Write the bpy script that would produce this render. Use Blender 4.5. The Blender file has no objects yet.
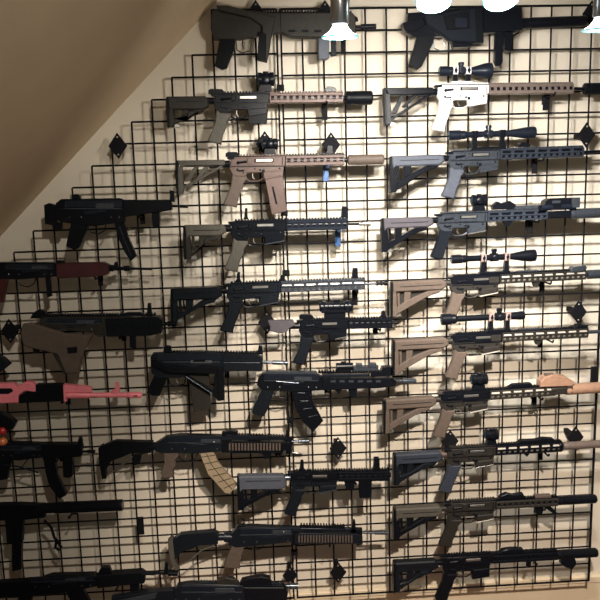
import bpy, math, random
from mathutils import Vector, Matrix

random.seed(4)
scene = bpy.context.scene
C = bpy.data.collections.new('scene'); scene.collection.children.link(C)

# ------------------------------------------------------------------ camera
# wall coordinates used below: x right, y up, z out of the wall towards the viewer,
# origin on the wire grid.  Blender: (x, -z, y + FLOOR)
FLOOR = 2.50
CAMP = dict(f=698.5, a=0.158, b=0.0609, c=0.0266, x=-0.1059, y=-0.6306, z=2.6264)
def _R():
    a, b, c = CAMP['a'], CAMP['b'], CAMP['c']
    ca, sa, cb, sb, cc, sc = math.cos(a), math.sin(a), math.cos(b), math.sin(b), math.cos(c), math.sin(c)
    return (Matrix(((1,0,0),(0,ca,-sa),(0,sa,ca))) @ Matrix(((cb,0,sb),(0,1,0),(-sb,0,cb)))
            @ Matrix(((cc,-sc,0),(sc,cc,0),(0,0,1))))
R = _R(); RT = R.transposed()
G = Matrix(((1,0,0),(0,0,-1),(0,1,0)))
def bl(x, y, z): return Vector((x, -z, y + FLOOR))
def at(px, py, z=0.0):
    """wall coordinates of a photograph point lying at distance z in front of the grid"""
    d = RT @ Vector(((px-300)/CAMP['f'], (300-py)/CAMP['f'], -1.0))
    t = (z - CAMP['z'])/d.z
    return Vector((CAMP['x']+d.x*t, CAMP['y']+d.y*t, z))
cd = bpy.data.cameras.new('camera'); cam = bpy.data.objects.new('camera', cd); C.objects.link(cam)
cd.sensor_width = 36; cd.lens = CAMP['f']/600*36; cd.clip_start = 0.01
cam.matrix_world = Matrix.Translation(bl(CAMP['x'], CAMP['y'], CAMP['z'])) @ (G @ RT).to_4x4()
scene.camera = cam

# ------------------------------------------------------------------ world, exposure
w = bpy.data.worlds.new('world'); scene.world = w; w.use_nodes = True
w.node_tree.nodes['Background'].inputs[0].default_value = (0.93, 0.98, 0.84, 1)
w.node_tree.nodes['Background'].inputs[1].default_value = 0.20
scene.view_settings.view_transform = 'Standard'; scene.view_settings.look = 'None'
scene.view_settings.exposure = 0.0; scene.view_settings.gamma = 1.0
scene.view_settings.use_curve_mapping = False

# lamps: photo position of the lamp mouth, distance from the grid, aim point on the wall, watts, colour
WARM = (1.0, 0.91, 0.79); COOL = (1.0, 0.95, 0.88)
LAMPS = [
    (340, 37, 1.05, (320, 130), 26, WARM, 96, 'down'),
    (434, 0, 1.05, (405, 165), 168, COOL, 86, 'disc'),
    (501, -2, 1.05, (530, 160), 84, COOL, 88, 'disc'),
    (601, 30, 1.05, (565, 370), 82, COOL, 62, 'down'),
]
ROOM_SPOT = [((0.35, 0.12, 2.3), (390, 560), 370, (1.0, 0.86, 0.72), 48),
             ((0.05, 0.16, 2.4), (90, 440), 80, (1.0, 0.92, 0.80), 60)]  # second entry is an added fill spot for the dim lower left
def spot(name, p, target, watts, col, deg, radius=0.038, blend=0.7):
    l = bpy.data.lights.new(name, 'SPOT'); l.energy = watts; l.color = col
    l.spot_size = math.radians(deg); l.spot_blend = blend; l.shadow_soft_size = radius
    o = bpy.data.objects.new(name, l); C.objects.link(o)
    p = bl(*p); t = bl(*target); o.location = p
    o.rotation_euler = (t-p).to_track_quat('-Z', 'Y').to_euler()
    return o

# ------------------------------------------------------------------ materials
MATS = {}
def mat(name, col, rough=0.5, metal=0.0, bump=0.0, var=0.0, scale=60, emit=None, spec=0.5, bscale=None):
    if name in MATS: return MATS[name]
    m = bpy.data.materials.new(name); m.use_nodes = True; nt = m.node_tree
    b = nt.nodes['Principled BSDF']
    b.inputs['Base Color'].default_value = (*col, 1); b.inputs['Roughness'].default_value = rough
    b.inputs['Metallic'].default_value = metal; b.inputs['Specular IOR Level'].default_value = spec
    tc = nt.nodes.new('ShaderNodeTexCoord')
    if var:
        n = nt.nodes.new('ShaderNodeTexNoise'); n.inputs['Scale'].default_value = scale; n.inputs['Detail'].default_value = 5
        nt.links.new(tc.outputs['Object'], n.inputs['Vector'])
        r = nt.nodes.new('ShaderNodeValToRGB')
        r.color_ramp.elements[0].position = 0.3; r.color_ramp.elements[1].position = 0.7
        r.color_ramp.elements[0].color = (*[c*(1-var) for c in col], 1)
        r.color_ramp.elements[1].color = (*[min(1, c*(1+var)) for c in col], 1)
        nt.links.new(n.outputs['Fac'], r.inputs['Fac']); nt.links.new(r.outputs['Color'], b.inputs['Base Color'])
    if bump:
        n2 = nt.nodes.new('ShaderNodeTexNoise'); n2.inputs['Scale'].default_value = bscale or scale*4
        n2.inputs['Detail'].default_value = 6
        nt.links.new(tc.outputs['Object'], n2.inputs['Vector'])
        bp = nt.nodes.new('ShaderNodeBump'); bp.inputs['Strength'].default_value = bump; bp.inputs['Distance'].default_value = 0.004
        nt.links.new(n2.outputs['Fac'], bp.inputs['Height']); nt.links.new(bp.outputs['Normal'], b.inputs['Normal'])
    if emit:
        b.inputs['Emission Color'].default_value = (*emit[0], 1); b.inputs['Emission Strength'].default_value = emit[1]
    MATS[name] = m; return m
K  = mat('black_anodised', (0.005, 0.006, 0.009), 0.28, 0.0, 0.02, 0.15, 80, spec=0.16)
SL = mat('slate_anodised', (0.040, 0.049, 0.068), 0.28, 0.3, 0.03, 0.12, 70)
KP = mat('black_polymer', (0.005, 0.006, 0.008), 0.4, 0.0, 0.03, 0.12, 90, spec=0.10)
KB = mat('blued_steel', (0.010, 0.014, 0.024), 0.3, 0.2, 0.03, 0.15, 70, spec=0.4)
NAVY = mat('blue_black_polymer', (0.008, 0.0105, 0.015), 0.33, 0.0, 0.03, 0.12, 70, spec=0.2)
GM = mat('grey_metal', (0.075, 0.088, 0.11), 0.27, 0.6, 0.04, 0.12, 70)
GP = mat('wolf_grey_polymer', (0.075, 0.085, 0.11), 0.5, 0.0, 0.1, 0.1, 70, spec=0.25)
BG = mat('blue_grey_polymer', (0.032, 0.040, 0.058), 0.5, 0.0, 0.1, 0.1, 70, spec=0.25)
PG = mat('plum_grey_polymer', (0.085, 0.078, 0.092), 0.5, 0.0, 0.1, 0.1, 70, spec=0.25)
ST = mat('bare_steel', (0.50, 0.48, 0.45), 0.3, 0.9, 0.02, 0.1, 60)
FDE = mat('dark_earth_polymer', (0.27, 0.19, 0.125), 0.55, 0.0, 0.1, 0.1, 60, spec=0.25)
TAN = mat('tan_polymer', (0.100, 0.076, 0.062), 0.55, 0.0, 0.1, 0.1, 60, spec=0.25)
ROSE = mat('rose_tan_anodised', (0.105, 0.072, 0.062), 0.45, 0.15, 0.05, 0.1, 60, spec=0.25)
OLV = mat('olive_tan_polymer', (0.085, 0.079, 0.066), 0.55, 0.0, 0.1, 0.1, 60, spec=0.25)
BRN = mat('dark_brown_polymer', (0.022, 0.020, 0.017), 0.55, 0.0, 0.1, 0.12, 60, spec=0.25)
BRM = mat('bronze_cerakote', (0.030, 0.027, 0.024), 0.45, 0.2, 0.05, 0.12, 60, spec=0.25)
WHT = mat('white_coated_metal', (0.74, 0.73, 0.74), 0.4, 0.05, 0.03, 0.05, 60)
SAND = mat('sand_anodised', (0.16, 0.125, 0.11), 0.42, 0.2, 0.04, 0.1, 60)
PEACH = mat('peach_tan_polymer', (0.34, 0.20, 0.135), 0.5, 0.0, 0.05, 0.12, 60)
PINK = mat('pink_paint', (0.92, 0.25, 0.30), 0.4, 0.0, 0.05, 0.08, 60)
RED = mat('red_stained_wood', (0.045, 0.007, 0.009), 0.4, 0.0, 0.1, 0.35, 25)
GOLD = mat('tan_translucent_magazine', (0.30, 0.235, 0.155), 0.45, 0.0, 0.05, 0.12, 60)
WIRE = mat('black_powder_coat', (0.006, 0.006, 0.008), 0.7, 0, 0.05, 0.1, 90, spec=0.12)
BLUE = mat('blue_coated_steel', (0.03, 0.09, 0.24), 0.4, 0.2, 0.03, 0.1, 60)
GLS = mat('coated_lens_glass', (0.02, 0.05, 0.08), 0.05, 0.0)
REDM = mat('red_glossy_plastic', (0.55, 0.03, 0.03), 0.35)
ORG = mat('orange_glossy_plastic', (0.75, 0.22, 0.08), 0.35)

# ------------------------------------------------------------------ mesh helpers
class MB:
    """collects shapes, in metres, local to a thing"""
    def __init__(s): s.v = []; s.f = []; s.m = []
    def add(s, verts, faces, mi=0):
        o = len(s.v); s.v += [tuple(v) for v in verts]
        for f in faces: s.f.append([i+o for i in f]); s.m.append(mi)
    def plate(s, pts, z0, z1, bev=0.0012, mi=0):
        """extruded outline in the xy plane of wall coordinates with bevelled edges"""
        n = len(pts); area = sum(pts[i][0]*pts[(i+1) % n][1]-pts[(i+1) % n][0]*pts[i][1] for i in range(n))
        if area < 0: pts = pts[::-1]
        bev = min(bev, (z1-z0)*0.4)
        ins = []
        for i in range(n):
            p0, p1, p2 = Vector(pts[i-1]), Vector(pts[i]), Vector(pts[(i+1) % n])
            d1 = (p1-p0); d2 = (p2-p1)
            if d1.length < 1e-9 or d2.length < 1e-9: ins.append(tuple(p1)); continue
            d1.normalize(); d2.normalize()
            n1 = Vector((-d1.y, d1.x)); n2 = Vector((-d2.y, d2.x)); b = n1+n2
            if b.length < 0.3: b = n1
            b.normalize(); k = min(1.6, 1/max(0.3, b.dot(n1)))
            ins.append(tuple(p1 + b*bev*k))
        rings = [(ins, z0), (pts, z0+bev), (pts, z1-bev), (ins, z1)]
        V = []
        for P, z in rings: V += [(p[0], p[1], z) for p in P]
        F = [list(range(n))[::-1], [3*n+i for i in range(n)]]
        for r in range(3):
            for i in range(n):
                j = (i+1) % n; F.append([r*n+i, r*n+j, (r+1)*n+j, (r+1)*n+i])
        s.add(V, F, mi)
    def lathe(s, a, b, prof, seg=18, mi=0, cap=True):
        """profile [(t metres along, radius)] around the axis a->b (Vectors)"""
        a = Vector(a); ax = (Vector(b)-a).normalized()
        up = Vector((0,0,1)) if abs(ax.z) < 0.9 else Vector((1,0,0))
        e1 = ax.cross(up).normalized(); e2 = ax.cross(e1)
        V = []; F = []
        for t, r in prof:
            for k in range(seg):
                q = 2*math.pi*k/seg; V.append(a+ax*t+e1*(r*math.cos(q))+e2*(r*math.sin(q)))
        for i in range(len(prof)-1):
            for k in range(seg):
                l = (k+1) % seg; F.append([i*seg+k, i*seg+l, (i+1)*seg+l, (i+1)*seg+k])
        if cap:
            F.append([k for k in range(seg)][::-1]); F.append([(len(prof)-1)*seg+k for k in range(seg)])
        s.add(V, F, mi)
    def bar(s, a, b, r, seg=8, mi=0):
        a = Vector(a); b = Vector(b); s.lathe(a, b, [(0, r), ((b-a).length, r)], seg, mi)
    def tube(s, pts, r, seg=8, mi=0):
        pts = [Vector(p) for p in pts]; V = []; F = []
        prev = None
        for i, p in enumerate(pts):
            d = (pts[min(i+1, len(pts)-1)]-pts[max(i-1, 0)]).normalized()
            up = Vector((0,0,1)) if abs(d.z) < 0.9 else Vector((1,0,0))
            e1 = d.cross(up).normalized()
            if prev and e1.dot(prev) < 0: e1 = -e1
            prev = e1; e2 = d.cross(e1)
            for k in range(seg):
                q = 2*math.pi*k/seg; V.append(p+e1*(r*math.cos(q))+e2*(r*math.sin(q)))
        for i in range(len(pts)-1):
            for k in range(seg):
                l = (k+1) % seg; F.append([i*seg+k, i*seg+l, (i+1)*seg+l, (i+1)*seg+k])
        F.append(list(range(seg))[::-1]); F.append([(len(pts)-1)*seg+k for k in range(seg)])
        s.add(V, F, mi)
    def box(s, x0, x1, y0, y1, z0, z1, bev=0.0008, mi=0):
        s.plate([(x0, y0), (x1, y0), (x1, y1), (x0, y1)], min(z0, z1), max(z0, z1), bev, mi)
    def build(s, name, mats, parent=None, loc=None, smooth=True):
        me = bpy.data.meshes.new(name)
        me.from_pydata([(x, -z, y) for x, y, z in s.v], [], s.f)
        if not isinstance(mats, (list, tuple)): mats = [mats]
        for m in mats: me.materials.append(m)
        for p, i in zip(me.polygons, s.m): p.material_index = i
        import bmesh
        bm = bmesh.new(); bm.from_mesh(me); bmesh.ops.recalc_face_normals(bm, faces=bm.faces)
        if smooth:
            for f in bm.faces: f.smooth = True
            for e in bm.edges:
                if len(e.link_faces) == 2 and e.calc_face_angle(0) > 0.42: e.smooth = False
        bm.to_mesh(me); bm.free()
        o = bpy.data.objects.new(name, me); C.objects.link(o)
        if parent: o.parent = parent
        if loc is not None: o.location = loc
        return o
def tag(o, label=None, cat=None, group=None, kind=None):
    if label: o['label'] = label
    if cat: o['category'] = cat
    if group: o['group'] = group
    if kind: o['kind'] = kind
    return o
def thing(name, label, cat, loc, group=None):
    o = bpy.data.objects.new(name, None); o.empty_display_size = 0.03; C.objects.link(o)
    o.location = loc; return tag(o, label, cat, group)

# ------------------------------------------------------------------ the room
WALLZ = -0.085
PAINT = mat('beige_wall_paint', (0.70, 0.635, 0.53), 0.75, 0, 0.06, 0.04, 3, bscale=120)
PAINT2 = mat('warm_beige_paint', (0.76, 0.61, 0.42), 0.8, 0, 0.12, 0.05, 4, bscale=150)
FLR = mat('reddish_wood_floor', (0.16, 0.07, 0.045), 0.4, 0, 0.05, 0.3, 6)
TRIM = mat('cream_trim_paint', (0.74, 0.62, 0.45), 0.5, 0, 0.03, 0.03, 5)
def struct(name, mb, m):
    o = mb.build(name, m, None, (0, 0, FLOOR), smooth=False); return tag(o, kind='structure')
CEIL = 0.34
e0 = at(0, 237, WALLZ); e1 = at(213, 5, WALLZ); sl = (e1-e0)/(e1.x-e0.x)
def edge(x): return e0.y + sl.y*(x-e0.x)
xl = e0.x - (e0.y+FLOOR)/sl.y + 0.0      # where the slope meets the floor
xl = max(xl, -2.6)
xt = e0.x + (CEIL-e0.y)/sl.y
RX = 2.1
m = MB(); m.plate([(xl, -FLOOR), (RX, -FLOOR), (RX, CEIL), (xt, CEIL), (xl, edge(xl))], WALLZ-0.1, WALLZ, 0); struct('wall_back', m, PAINT)
m = MB(); nx, ny = -sl.y, 1.0; L = math.hypot(nx, ny); nx, ny = nx/L*0.08, ny/L*0.08
m.plate([(xl, edge(xl)), (xt, CEIL), (xt+nx, CEIL+ny), (xl+nx, edge(xl)+ny)], WALLZ-0.1, 4.2, 0); struct('ceiling_slope', m, PAINT2)
m = MB(); m.box(xt, RX, CEIL, CEIL+0.08, WALLZ-0.1, 4.2, 0); struct('ceiling', m, TRIM)
m = MB(); m.box(xl, RX, -FLOOR-0.1, -FLOOR, WALLZ-0.1, 4.2, 0); struct('floor', m, FLR)
m = MB(); m.box(RX, RX+0.1, -FLOOR, CEIL, WALLZ-0.1, 4.2, 0); struct('wall_right', m, PAINT)
m = MB(); bt = at(596, 574, WALLZ).y
m.plate([(xl, -FLOOR), (RX, -FLOOR), (RX, bt-0.012), (xl, bt-0.012)], WALLZ, WALLZ+0.012, 0.001)
m.plate([(xl, bt-0.03), (RX, bt-0.03), (RX, bt), (xl, bt)], WALLZ, WALLZ+0.018, 0.003); struct('baseboard_back', m, TRIM)

# ------------------------------------------------------------------ wire grid panels
P = 0.0762; WR = 0.0034
START = {0:-3, 1:-3, 2:-4, 3:-5, 4:-6, 5:-7, 6:-8, 7:-9, 8:-10, 9:-11, 10:-12, 11:-13, 12:-14}
BOT = 30.4
def grid(name, c0, c1, off, rows, start, label, edge_r=None):
    m = MB()
    y_last = -rows*P
    for r in range(rows+1):
        s = start(r); rr = WR*1.15 if r in (0, rows) else WR
        m.bar((s*P+off, -r*P, 0), (c1*P+off, -r*P, 0), rr)
    for c in range(c0, c1+1):
        top = next((r for r in range(rows+1) if start(r) <= c), 0)
        rr = WR*1.5 if (c == c1 and edge_r) else WR
        m.bar((c*P+off, -top*P, 0.0045), (c*P+off, y_last, 0.0045), rr)
    o = m.build(name, WIRE, None, (0, 0, FLOOR)); tag(o, label, 'wire grid', 'wire grid panels on the wall'); return o
grid('wire_grid', -20, 0, -0.0151, 30, lambda r: START.get(r, max(-20, -14-(r-12))), 'black wire grid panel with a stair-stepped top edge beside the sloping ceiling')
grid('wire_grid', 0, 16, 0.0, 30, lambda r: 0, 'black wire grid panel with a square top edge on the right side', True)
# joining clips over the seam
for (px, py) in [(280, 88), (285, 213), (285, 273), (292, 552), (289, 420)]:
    q = at(px, py, 0); q.x = -0.0075
    m = MB(); m.box(-0.0135, 0.0135, -0.011, 0.011, -0.006, 0.0105, 0.002); m.lathe((0, 0, 0.009), (0, 0, 1), [(0, 0.004), (0.005, 0.004), (0.006, 0.002)], 8)
    where = {88: 'below the topmost brown carbine', 213: 'level with the tan stocked carbine', 273: 'just above the blue-black slotted carbine', 552: 'under the bottom long rifle', 420: 'beside the curved black magazine'}[py]
    tag(m.build('joining_clip', WIRE, None, bl(*q)), 'small black clip joining the grid panels ' + where, 'clip', 'clips joining the two grid panels')

# diamond shaped wall brackets
BR = [(118, 146, 'on the upper left near the sloping ceiling', 1), (10, 331, 'at the left edge beside the folded tan stock', 1),
      (256, 14, 'behind the top brown rifle, left one', 1), (325, 14, 'behind the top brown rifle beside the chrome lamp', 1),
      (265, 144, 'behind the sight of the rose tan rifle', 1), (331, 145, 'above the handguard of the rose tan rifle', 1),
      (267, 322, 'left of the plum grey tail of the short pistol', 1), (278, 449, 'below the ribbed handguard of the tan magazine rifle', 0.8),
      (338, 448, 'just above the handguard of the light grey stocked carbine', 1), (338, 572, 'on the bottom middle right of the last rifle', 1),
      (290, 575, 'above the muzzle of the bottom middle rifle', 0.9), (586, 135, 'at the right edge above the second scoped rifle', 1),
      (591, 14, 'in the top right corner by the lamp', 1), (578, 312, 'at the right edge below the tan ringed scope rifle', 1),
      (575, 437, 'at the right edge above the tan suppressor', 1), (450, 441, 'left of the optic of the blue grey stocked rifle', 1)]
for px, py, where, s in BR:
    q = at(px, py, 0.004); m = MB(); h, wd = 0.047*s, 0.034*s
    m.plate([(0, h), (wd, 0), (0, -h), (-wd, 0)], 0.0, 0.006, 0.0015)
    b = MB(); b.box(-0.008, 0.008, -0.008, 0.008, WALLZ-0.004, 0.0, 0.001)
    t = thing('diamond_bracket', 'black diamond wall bracket ' + where, 'bracket', bl(*q), 'diamond brackets holding the grid')
    m.build('face_plate', WIRE, t); b.build('standoff', WIRE, t)
    for dy in (h*0.66, -h*0.66):
        sc = MB(); sc.lathe((0, dy, 0.005), (0, dy, 1), [(0, 0.0034), (0.0025, 0.0034), (0.0035, 0.0015)], 10); sc.build('screw', ST, t)
for px, py, hh, where in [(141, 525, 0.036, 'between the tan magazine rifle and the bottom row'), (593, 375, 0.036, 'on the right edge of the grid above the peach optic')]:
    q = at(px, py, 0.006); m = MB(); m.box(-0.012, 0.012, -hh, hh, 0, 0.012, 0.002); m.box(-0.008, 0.008, -hh*.5, hh*.5, -0.006, 0.002, 0.001)
    tag(m.build('grid_bracket', WIRE, None, bl(*q)), 'small black upright plate ' + where, 'bracket')

# ------------------------------------------------------------------ guns
GZ = 0.062
class Gun:
    """shapes are given in photo units (u along the bore, v up) around an origin on the gun's plane"""
    def __init__(s, name, label, cat, ox, oy, deg=0.0, sc=1.0, z=GZ, group='guns hanging on the wire grid'):
        s.z = z; s.ox, s.oy, s.sc = ox, oy, sc; s.ca, s.sa = math.cos(math.radians(deg)), math.sin(math.radians(deg))
        s.o = at(ox, oy, z); s.t = thing(name, label, cat, bl(*s.o), group)
        s.k = (at(ox+10, oy, z)-s.o).length/10*sc
        s.desc = None
    def px(s, u, v): return (s.ox+s.sc*(u*s.ca+v*s.sa), s.oy-s.sc*(v*s.ca-u*s.sa)-2*s.sc*u*s.sa)
    def L(s, u, v, z=0.0):
        q = at(*s.px(u, v), s.z); return Vector((q.x-s.o.x, q.y-s.o.y, z))
    def pl(s, mb, pts, half, zo=0.0, bev=0.0016, mi=0):
        mb.plate([tuple(s.L(u, v).xy) for u, v in pts], zo-half, zo+half, bev, mi)
    def part(s, name, pts, half, m, parent=None, zo=0.0, bev=0.0016, label=None):
        """pts: an outline, or a list of outlines"""
        mb = MB()
        if isinstance(pts[0][0], (int, float)): pts = [pts]
        for p in pts: s.pl(mb, p, half, zo, bev)
        return tag(mb.build(name, m, parent or s.t), label)
    def rod(s, name, prof, v, m, parent=None, zo=0.0, seg=18, mb=None, v2=None):
        """lathe along the bore; prof [(u, r)]"""
        u0, u1 = prof[0][0], prof[-1][0]; v2 = v if v2 is None else v2
        a = s.L(u0, v, zo); b = s.L(u1, v2, zo); ln = (b-a).length
        own = mb is None; mb = mb or MB()
        mb.lathe(a, b, [((u-u0)/(u1-u0)*ln, r*s.k) for u, r in prof], seg)
        if own: return mb.build(name, m, parent or s.t)
def rect(u0, u1, v0, v1): return [(u0, v0), (u1, v0), (u1, v1), (u0, v1)]

def teeth(g, mb, u0, u1, v, h=1.3, pitch=2.6, half=0.0105, v1=None):
    n = max(1, int((u1-u0)/pitch)); v1 = v if v1 is None else v1
    for i in range(n):
        a = u0+(i+0.2)*(u1-u0)/n; b = a+0.55*(u1-u0)/n; vv = v+(v1-v)*i/n
        g.pl(mb, rect(a, b, vv, vv+h), half, 0, 0.0004)
    g.pl(mb, [(u0, v-0.6), (u1, v1-0.6), (u1, v1+0.25), (u0, v+0.25)], half*0.9, 0, 0.0005)

def handguard(g, u0, u1, vc, hh, m, parent=None, slots=True, pitch=8.4, half=0.019, rows=1, rail=True, railm=None, sleeve=K):
    mb = MB(); top, bot = vc+hh, vc-hh
    if slots:
        def strip(a, b, h_): g.pl(mb, rect(u0, u1, vc+hh*a, vc+hh*b), h_, 0, 0.0022)
        def bridges(a, b, h_, n, f):
            w_ = (u1-u0)/n
            for i in range(n+1):
                c = u0+i*w_; p = max(u0, c-w_*f); q = min(u1, c+w_*f)
                if q-p > 0.1: g.pl(mb, rect(p, q, vc+hh*a, vc+hh*b), h_, 0, 0.0005)
        if rows == 1:      # one row of short slots
            strip(.42, 1, half-.002); strip(-1, -.25, half-.002); bridges(-.3, .45, half-.0025, max(3, int((u1-u0)/5.4)), .24)
        else:              # long slots above, a second row of slots lower down
            strip(.74, 1, half-.004); strip(-.08, .30, half); strip(-1, -.62, half-.004)
            n = max(3, int((u1-u0)/10.5)); bridges(.25, .8, half-.003, n, .13); bridges(-.7, 0, half-.003, n*2, .26)
    else:
        g.pl(mb, [(u0, bot+0.6), (u0+1, bot), (u1-1, bot), (u1, bot+0.6), (u1, top-0.6), (u1-1, top), (u0+1, top), (u0, top-0.6)], half, 0, 0.004)
    o = mb.build('handguard', m, parent or g.t)
    if slots:
        g.rod('inner_sleeve', [(u0+0.3, hh*0.8), (u1-0.4, hh*0.8)], vc, sleeve, o)
    if rail:
        rb = MB(); teeth(g, rb, u0, u1, top+0.5); rb.build('top_rail', railm or m, g.t)
    return o

def stock_std(g, m, u1=-5, u0=-53, body=10, top=2.6, bottom=-31, pad=KP, tube=K, slim=False, low=None, hole_shade=None):
    g.rod('buffer_tube', [(u1-8, 3.1), (0, 3.1)], -1.2, tube)
    mb = MB()
    lo = top-body
    fb = MB()
    if slim:
        g.pl(mb, [(u0+1, top), (u1, top), (u1+1, top-3), (u1, lo+1), (u1-14, lo), (u0+5, lo)], 0.016, 0, 0.003)
        g.pl(mb, [(u0+5, top-1.2), (u1-3, top-1.2), (u1-3, top-2.2), (u0+5, top-2.2)], 0.0175, 0, 0.0006)
        g.pl(fb, [(u1-2, lo+1.5), (u1-1, lo-0.5), (u0+8, bottom+4), (u0+5, bottom+1), (u0+6, bottom+6)], 0.012, 0, 0.0025)
        g.pl(fb, [(u0+17, lo+1), (u0+21, lo+1), (u0+13, bottom+11), (u0+8, bottom+11)], 0.009, 0, 0.001)
        g.pl(fb, [(u1-17, lo+1), (u1-13, lo+1), (u0+21, lo-12), (u0+18, lo-11)], 0.009, 0, 0.001)
    else:
        g.pl(mb, [(u0+1, top), (u1-3, top), (u1, top-2), (u1+1, lo+3), (u1-4, lo), (u0+6, lo), (u0+3, lo-3)], 0.019, 0, 0.005)
        g.pl(fb, [(u1-3, lo+1), (u1-6, lo-3), (u1-16, lo-5.5), (u0+13, bottom+5), (u0+6, bottom+1), (u0+6, bottom+8), (u0+17, lo-9), (u1-17, lo-0.5)], 0.014, 0, 0.003)
        g.pl(fb, [(u0+14, lo+1), (u0+21, lo+1), (u0+20, bottom+12), (u0+14, bottom+9)], 0.011, 0, 0.002)
        g.pl(fb, [(u0+7, lo+1), (u0+9.5, lo+1), (u0+11, bottom+7), (u0+9, bottom+5)], 0.007, 0, 0.001)
        g.pl(fb, [(u1-17, lo-1), (u1-9, lo-1), (u1-14, lo-5), (u1-18, lo-7)], 0.016, 0, 0.002)
    g.pl(fb, [(u0+2, lo+1), (u0+6, lo+1), (u0+8, bottom+3), (u0+7, bottom), (u0+3, bottom)], 0.0165, 0, 0.002)
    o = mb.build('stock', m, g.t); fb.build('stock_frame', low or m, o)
    if hole_shade: g.part('stock_hole_shade', [(u0+6, lo+1), (u1-8, lo+1), (u1-14, lo-5), (u0+9, bottom+8)], 0.005, hole_shade, o, -0.006, 0.0005)  # dark sheet standing in for the shade inside the open stock hole
    g.part('stock_seam', [(u0+9, top-4.4), (u1-5, top-4.4), (u1-4, top-5), (u0+9, top-5)], 0.0006, K, o, 0.0190 if not slim else 0.0163, 0.0001)
    g.part('butt_pad', [(u0, top-0.5), (u0+2.3, top+0.2), (u0+4, bottom+0.5), (u0+1.6, bottom-1), (u0, -8)], 0.0165, pad, o)
    sb = MB(); g.pl(sb, [(u0+8, bottom+3), (u0+12, bottom+2), (u0+13, bottom), (u0+7, bottom-1)], 0.006, 0, 0.001); sb.build('sling_loop', ST, o)
    lv = MB(); g.pl(lv, [(u1-15, lo+0.5), (u1-5, lo+1.2), (u1-4, lo-1), (u1-12, lo-2)], 0.008, 0, 0.001); lv.build('release_lever', KP, o)
    return o

def lower_ar(g, m, gripm, magm=None, mag=None, guardm=None):
    mb = MB()
    g.pl(mb, [(0, -1), (0, -6), (2, -10), (6, -12.5), (14, -12.5), (15.5, -9.5), (29, -9.5), (30, -15), (46.5, -12.5), (48, -4), (49, -3)], 0.0115, 0, 0.002)
    g.pl(mb, [(29.3, -9), (31, -16), (47, -13.2), (47.5, -8)], 0.0145, 0, 0.002)
    lo = mb.build('lower_receiver', m, g.t)
    for (u, v, r) in ((7, -6.6, 1.1), (44, -6.2, 0.9), (12, -9.5, 0.7), (22, -6, 0.8), (27, -7.2, 1.0)):
        d = MB(); c = g.L(u, v, 0.0105); d.lathe(c, c+Vector((0, 0, 1)), [(0, r*g.k), (0.003, r*g.k), (0.0036, r*g.k*0.5)], 12); d.build('pin', K, lo)
    sel = MB(); c = g.L(9, -7.6, 0.010); g.pl(sel, [(8, -7), (13, -6.6), (13, -8), (8, -8.4)], 0.0018, 0.0135, 0.0004); sel.build('selector', K, lo)
    mr = MB(); c = g.L(29.8, -8.2, 0.010); g.pl(mr, [(28.5, -7), (31, -7), (31, -9.6), (28.5, -9.6)], 0.002, 0.014, 0.0006); mr.build('magazine_release', K, lo)
    g.part('magazine_well_panel', [(32, -9.8), (45, -9.2), (45.5, -12), (32.5, -13.8)], 0.0008, m, lo, 0.0148, 0.0003)
    g.part('receiver_pocket', [(13, -5), (26, -5), (26, -8), (15, -8)], 0.0006, m, lo, 0.0118, 0.0002)
    tg = MB(); tg.tube([g.L(14, -11.5), g.L(15.5, -15.6), g.L(18.5, -17.2), g.L(26, -16.8), g.L(29.5, -14.5)], 0.0024, 8)
    tg.build('trigger_guard', guardm or m, g.t)
    tr = MB(); tr.tube([g.L(20.5, -9.5), g.L(20, -12), g.L(20.8, -14), g.L(22, -15.2)], 0.0016, 6); tr.build('trigger', ST, g.t)
    g.part('pistol_grip', [(2.5, -9), (6, -12), (15.2, -12.5), (15.2, -15.5), (12.4, -19), (11.6, -24), (8.6, -31), (7.2, -37), (7, -40), (-4.5, -37.5), (-5, -36), (-1.5, -28), (1.4, -19), (1.6, -14)], 0.0135, gripm, None, 0, 0.004)
    if mag:
        g.part('magazine', mag, 0.0115, magm or K)
    return lo

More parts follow.
